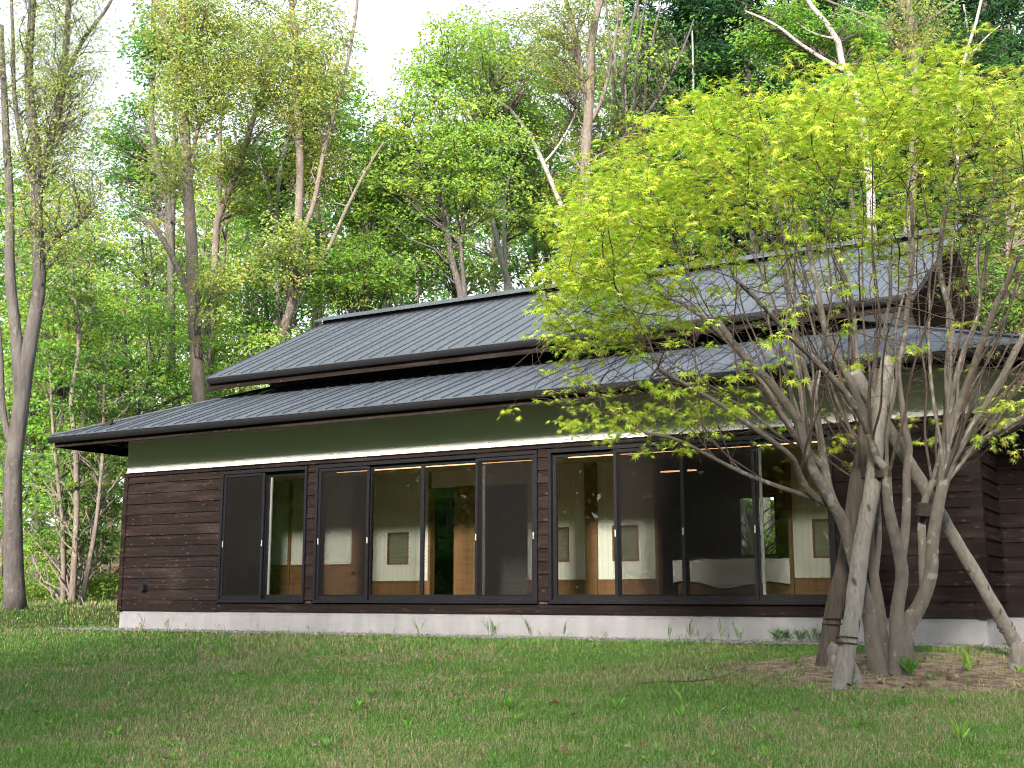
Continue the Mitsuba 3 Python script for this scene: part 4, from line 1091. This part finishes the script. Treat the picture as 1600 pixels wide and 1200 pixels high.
fl = lambda idx: ((np.arange(len(idx)) * nv)[:, None, None] + LF).reshape(-1, 3)
tag(put('garden_maple__crown', (V[rest].reshape(-1, 3), fl(rest)), 'leaf', color=np.repeat(col[rest], nv, 0)), kind='stuff')
for k_ in near:
    put('garden_maple__leaf', (V[k_], LF), 'leaf', color=np.repeat(col[k_:k_ + 1], nv, 0))

# ------------------------------------------------------------------ the maple's supports
def log(key, p0, p1, r0, r1, m, seed):
    t = np.linspace(0, 1, 26)[:, None]
    Q = p0 * (1 - t) + p1 * t
    Q = Q + (np.stack([mnoise(np.stack([t[:, 0] * 5, t[:, 0] * 0 + seed + 9 * k_, t[:, 0] * 0], 1)) for k_ in range(3)], 1) - 0.5) * 0.035
    rr = r0 + (r1 - r0) * t[:, 0]
    v, f = tubes(Q, rr, 14)
    v = v + unit(v - np.repeat(Q, 14, 0)) * ((mfbm(v * [11, 11, 5], 3, seed) - 0.5) * 0.022)[:, None]
    return put(key, (v, f), m, smooth=35)


def foot(px, py, r_):
    p = gpt(px, py); return p - [0, 0, 0.06]


posts = [(foot(1309, 1074, 0), at(1390, 562, MD + 0.05), 0.074, 0.064, 'weathered_log', 'pale weathered support log leaning on the maple from the front', 1),
         (foot(1288, 1037, 0), at(1374, 575, MD + 0.25), 0.082, 0.066, 'dark_log', 'dark support log in the shade behind the pale one left of the maple stems', 2),
         (foot(1604, 1026, 0), at(1338, 580, MD + 0.12), 0.064, 0.056, 'weathered_log', 'weathered support log leaning across from the right behind the maple stems', 3)]
for p0, p1, r0, r1, m_, lab, sd in posts:
    k = numbered('support_post'); tag(k, lab, 'post')
    log(k + '__log', p0, p1, r0, r1, m_, sd)
    ax = unit(p1 - p0); e1 = unit(np.cross(ax, [0, 0, 1.0])); e2 = np.cross(ax, e1)
    for h in (0.42, 0.47):                                    # wire round the foot
        q_ = p0 + ax * h; th = np.linspace(0, 2 * np.pi, 20)
        put(k + '__wire', tubes(q_ + (r0 * 1.10) * (np.cos(th)[:, None] * e1 + np.sin(th)[:, None] * e2) + ax * 0.02 * np.sin(th)[:, None], np.full(20, 0.006), 5), 'rope', smooth=True)
for (x, y), (dx, dz), lab, sd in (((1334, 1066), (-0.05, 0.24), 'short cut stake wired to the foot of the pale front log', 5), ((1305, 1040), (0.02, 0.20), 'short stake beside the foot of the dark log', 6), ((1588, 1042), (0.02, 0.19), 'short stake at the foot of the right hand log', 7)):
    p0 = foot(x, y, 0)
    k = log('ground_stake', p0, p0 + np.array([dx, 0, dz + 0.06]), 0.066, 0.062, 'weathered_log', sd)
    tag(k, lab, 'stake')
# hemp wraps where the logs meet the stems
for (x, y, dd, rr_, hh, lab) in ((1361, 741, -0.17, 0.083, 0.09, 'brown hemp wrap round the pale front log at the crossing'), (1379, 735, -0.30, 0.066, 0.14, 'brown hemp wrap round the middle stem where the logs cross'), (1450, 798, 0.02, 0.10, 0.12, 'brown hemp wrap where the right hand log meets the right stem')):
    c_ = at(x, y, MD + dd); ax = unit(np.array([0.15, 0.0, 1.0]))
    zz = np.linspace(-.5, .5, 9)[:, None] * hh
    tag(put('hemp_wrap', tubes(c_ + ax * zz, rr_ * (1 + 0.05 * np.sin(np.arange(9) * 2.4)), 14), 'rope', smooth=True), lab, 'rope')

# ------------------------------------------------------------------ grass and what lies in it
def seen(p, mx=40):
    q_ = p - EYE; z_ = q_ @ FW
    u_ = 800 + F * (q_ @ RT) / z_; w_ = 600 - F * (q_ @ UP) / z_
    return (u_ > -mx) & (u_ < 1600 + mx) & (w_ < 1200 + mx) & (z_ > 1)


def dirt_r(x, y):
    ex = (x - 13.75) * 0.865 + (y + 3.25) * 0.501; ey = -(x - 13.75) * 0.501 + (y + 3.25) * 0.865
    return np.sqrt((ex / 1.95) ** 2 + (ey / 1.75) ** 2) + 0.5 * (mfbm(np.stack([x * 2.3, y * 2.3, x * 0 + 2], 1), 3) - 0.5)


def blades(n, d0, d1, hmin, hmax, wid):
    d = 1 / rng.uniform(1 / d1, 1 / d0, n) if d1 > d0 * 1.05 else rng.uniform(d0, d1, n)
    lat_ = rng.uniform(-0.46, 0.46, n) * d
    p = EYE + HD * d[:, None] + RT * lat_[:, None]
    x, y = p[:, 0], p[:, 1]
    lim = np.where((x > -0.75) & (x < 17), -0.98, 3.2 + 0.0 * x)
    ok = (y < lim) & (rng.random(n) < np.clip((dirt_r(x, y) - 0.75) / 0.5, 0.05, 1))
    x, y, d = x[ok], y[ok], d[ok]
    p = np.stack([x, y, ground_z(x, y) - 0.012], 1)
    patch = mfbm(np.stack([x * 0.7, y * 0.7, x * 0], 1), 4) * .6 + .4 * mfbm(np.stack([x * 6, y * 6, x * 0], 1), 3)
    tall = mfbm(np.stack([x * 1.6, y * 1.6, x * 0 + 4], 1), 3)
    h = rng.uniform(hmin, hmax, len(x)) * (0.65 + 0.9 * tall)
    h = np.where((y > -1.3) & (rng.random(len(x)) < 0.03), h * 2.5, h)
    h = np.where((y > 1.5), h * 1.8, h)
    a_ = rng.uniform(0, 2 * np.pi, len(x))
    ln_ = np.stack([np.cos(a_), np.sin(a_), 0 * a_], 1)
    sd_ = np.stack([-np.sin(a_ + rng.normal(0, .6, len(x))), np.cos(a_), 0 * a_], 1)
    lean = rng.uniform(0.1, 0.8, (len(x), 1))
    w_ = wid * np.maximum(1, d / 9)[:, None] * rng.uniform(.7, 1.3, (len(x), 1))
    mid_ = p + [0, 0, 1] * (h * .55)[:, None] + ln_ * (h[:, None] * lean * .3)
    top = p + [0, 0, 1] * (h * (1 - .25 * lean[:, 0]))[:, None] + ln_ * (h[:, None] * lean)
    v = np.stack([p - sd_ * w_ / 2, p + sd_ * w_ / 2, mid_ - sd_ * w_ * .4, mid_ + sd_ * w_ * .4, top], 1)
    f = (np.arange(len(x))[:, None, None] * 5 + np.array([[0, 1, 3], [0, 3, 2], [2, 3, 4]])).reshape(-1, 3)
    dry = np.clip((patch - 0.45) / 0.24, 0.04, 0.45)
    isdry = rng.random(len(x)) < dry
    c_ = np.where(isdry[:, None], np.array([0.30, 0.26, 0.165]), np.array([0.108, 0.210, 0.055]))
    light = rng.random(len(x)) < 0.25
    c_ = np.where((light & ~isdry)[:, None], np.array([0.145, 0.26, 0.065]), c_)
    c_ = c_ * np.exp(rng.normal(0, .22, (len(x), 1))) * (1 + rng.normal(0, .06, (len(x), 3)))
    return v.reshape(-1, 3), f, np.repeat(np.clip(c_, .01, .6), 5, 0)


for n, d0, d1, a0, a1, w_ in ((150000, 6.0, 9.0, 0.022, 0.055, 0.0042), (130000, 9.0, 14.0, 0.022, 0.058, 0.0050), (90000, 14.0, 25.0, 0.03, 0.075, 0.0065)):
    v, f, c_ = blades(n, d0, d1, a0, a1, w_)
    key = 'grass' if 'grass' not in scene else f'grass__{sum(k.startswith("grass") for k in scene):03d}'
    scene[key] = mikit.ply((v, f), 'blade', color=c_)
tag('grass', 'short patchy green and straw coloured lawn grass', 'grass', kind='stuff')

def thing_leafy(key, p, n, h, wid, spread, col, lab, cat, grp):
    """A small plant: n pointed leaves from one foot."""
    a = rng.uniform(0, 2 * np.pi, n)
    d = np.stack([np.cos(a) * spread, np.sin(a) * spread, np.ones(n)], 1) + rng.normal(0, .18, (n, 3))
    L_ = h * rng.uniform(.6, 1.1, n)
    c_ = p + np.stack([np.cos(a), np.sin(a), 0 * a], 1) * 0.008 + np.array([0, 0, 1]) * rng.uniform(-0.01, h * .35, n)[:, None]
    nn_ = np.stack([-np.cos(a), -np.sin(a), np.full(n, .8)], 1)
    m_ = leaf_quads(c_, d, nn_, L_, wid, 0.2)
    cc_ = np.array(col) * np.exp(rng.normal(0, .15, (n, 1)))
    return tag(put(key, m_, 'blade', color=np.repeat(cc_, 4, 0)), lab, cat, grp)


# weeds standing above the mown grass
for k in range(170):
    while True:
        px_, py_ = rng.uniform(5, 1595), 1012 + 186 * rng.random() ** 0.9
        g = gpt(px_, py_)
        if g[1] < -1.1 or g[0] < -1.6:
            break
    thing_leafy('weed', g, int(rng.integers(5, 11)), 0.035 + 0.07 * rng.random() ** 2.2, rng.uniform(.22, .34), rng.uniform(.5, 1.3), (0.13, 0.28, 0.05), 'small light green weed standing up out of the mown grass', 'weed', 'weeds in the lawn')
thing_leafy('tall_weed', gpt(1514, 1048), 8, 0.17, 0.26, 0.5, (0.20, 0.38, 0.06), 'light green upright weed on the bare earth right of the maple stems', 'weed', None)
thing_leafy('broad_weed', gpt(1500, 1160), 7, 0.15, 0.2, 0.35, (0.19, 0.37, 0.06), 'upright pale green weed near the bottom right of the lawn', 'weed', None)
thing_leafy('grass_tuft', gpt(1424, 1056), 60, 0.17, 0.05, 0.55, (0.10, 0.22, 0.045), 'grass tuft at the right foot of the maple', 'grass tuft', None)
p_ = at(1262, 985, 14.6); p_[1] = -0.22; p_[2] = 0.02
for k in range(4):
    q_ = p_ + [rng.uniform(-.35, .35), rng.uniform(-.1, .08), 0]
    thing_leafy('wall_weed', q_, 46, 0.17, 0.045, 0.8, (0.075, 0.15, 0.05), 'feathery green weed growing from the gravel against the concrete left of the dark log', 'weed', 'weeds against the wall')
for k in range(26):
    q_ = np.array([rng.uniform(0.1, 13.2), -0.06 - 0.85 * rng.random() ** 2 * (k % 3 > 0), 0.015])
    thing_leafy('gravel_weed', q_, int(rng.integers(3, 7)), rng.uniform(0.10, 0.26), 0.05, rng.uniform(.15, .5), (0.13, 0.22, 0.06), 'thin grass blades growing up from the gravel at the foot of the wall', 'weed', 'grass blades along the wall')
# dry leaves
for k in range(80):
    px_, py_ = (rng.uniform(20, 1590), rng.uniform(1010, 1195)) if k > 34 else (rng.uniform(1180, 1590), rng.uniform(1030, 1085))
    g = gpt(px_, py_)
    if g[1] > -1.0:
        continue
    a = rng.uniform(0, 6.3)
    m_ = leaf_quads(g[None] + [[0, 0, 0.022]], np.array([[math.cos(a), math.sin(a), rng.normal(0, .25)]]), np.array([[rng.normal(0, .4), rng.normal(0, .4), 1]]), np.array([rng.uniform(.04, .085)]), 0.6, rng.uniform(-.1, .35))
    c_ = np.array([[0.16, 0.085, 0.05], [0.10, 0.055, 0.045], [0.30, 0.24, 0.19]][int(rng.integers(3))])
    tag(put('dry_leaf', m_, 'blade', color=np.tile(c_, (4, 1))), 'curled brown dry leaf lying on the lawn', 'leaf', 'dry leaves on the lawn')
for pts, lab in (([(998, 1073), (1030, 1070), (1085, 1069), (1130, 1061), (1157, 1030)], 'long thin fallen twig lying on the grass left of the bare earth'), ([(60, 979), (110, 978), (160, 975), (215, 985)], 'thin fallen stick on the gravel at the left corner of the house')):
    P = np.array([gpt(*q) for q in pts]) + [0, 0, 0.025]
    Q, rr = resample(P, np.linspace(0.007, 0.004, len(P)), 24)
    tag(put('fallen_twig', tubes(Q, rr, 5), 'twig_bark', smooth=True), lab, 'twig')
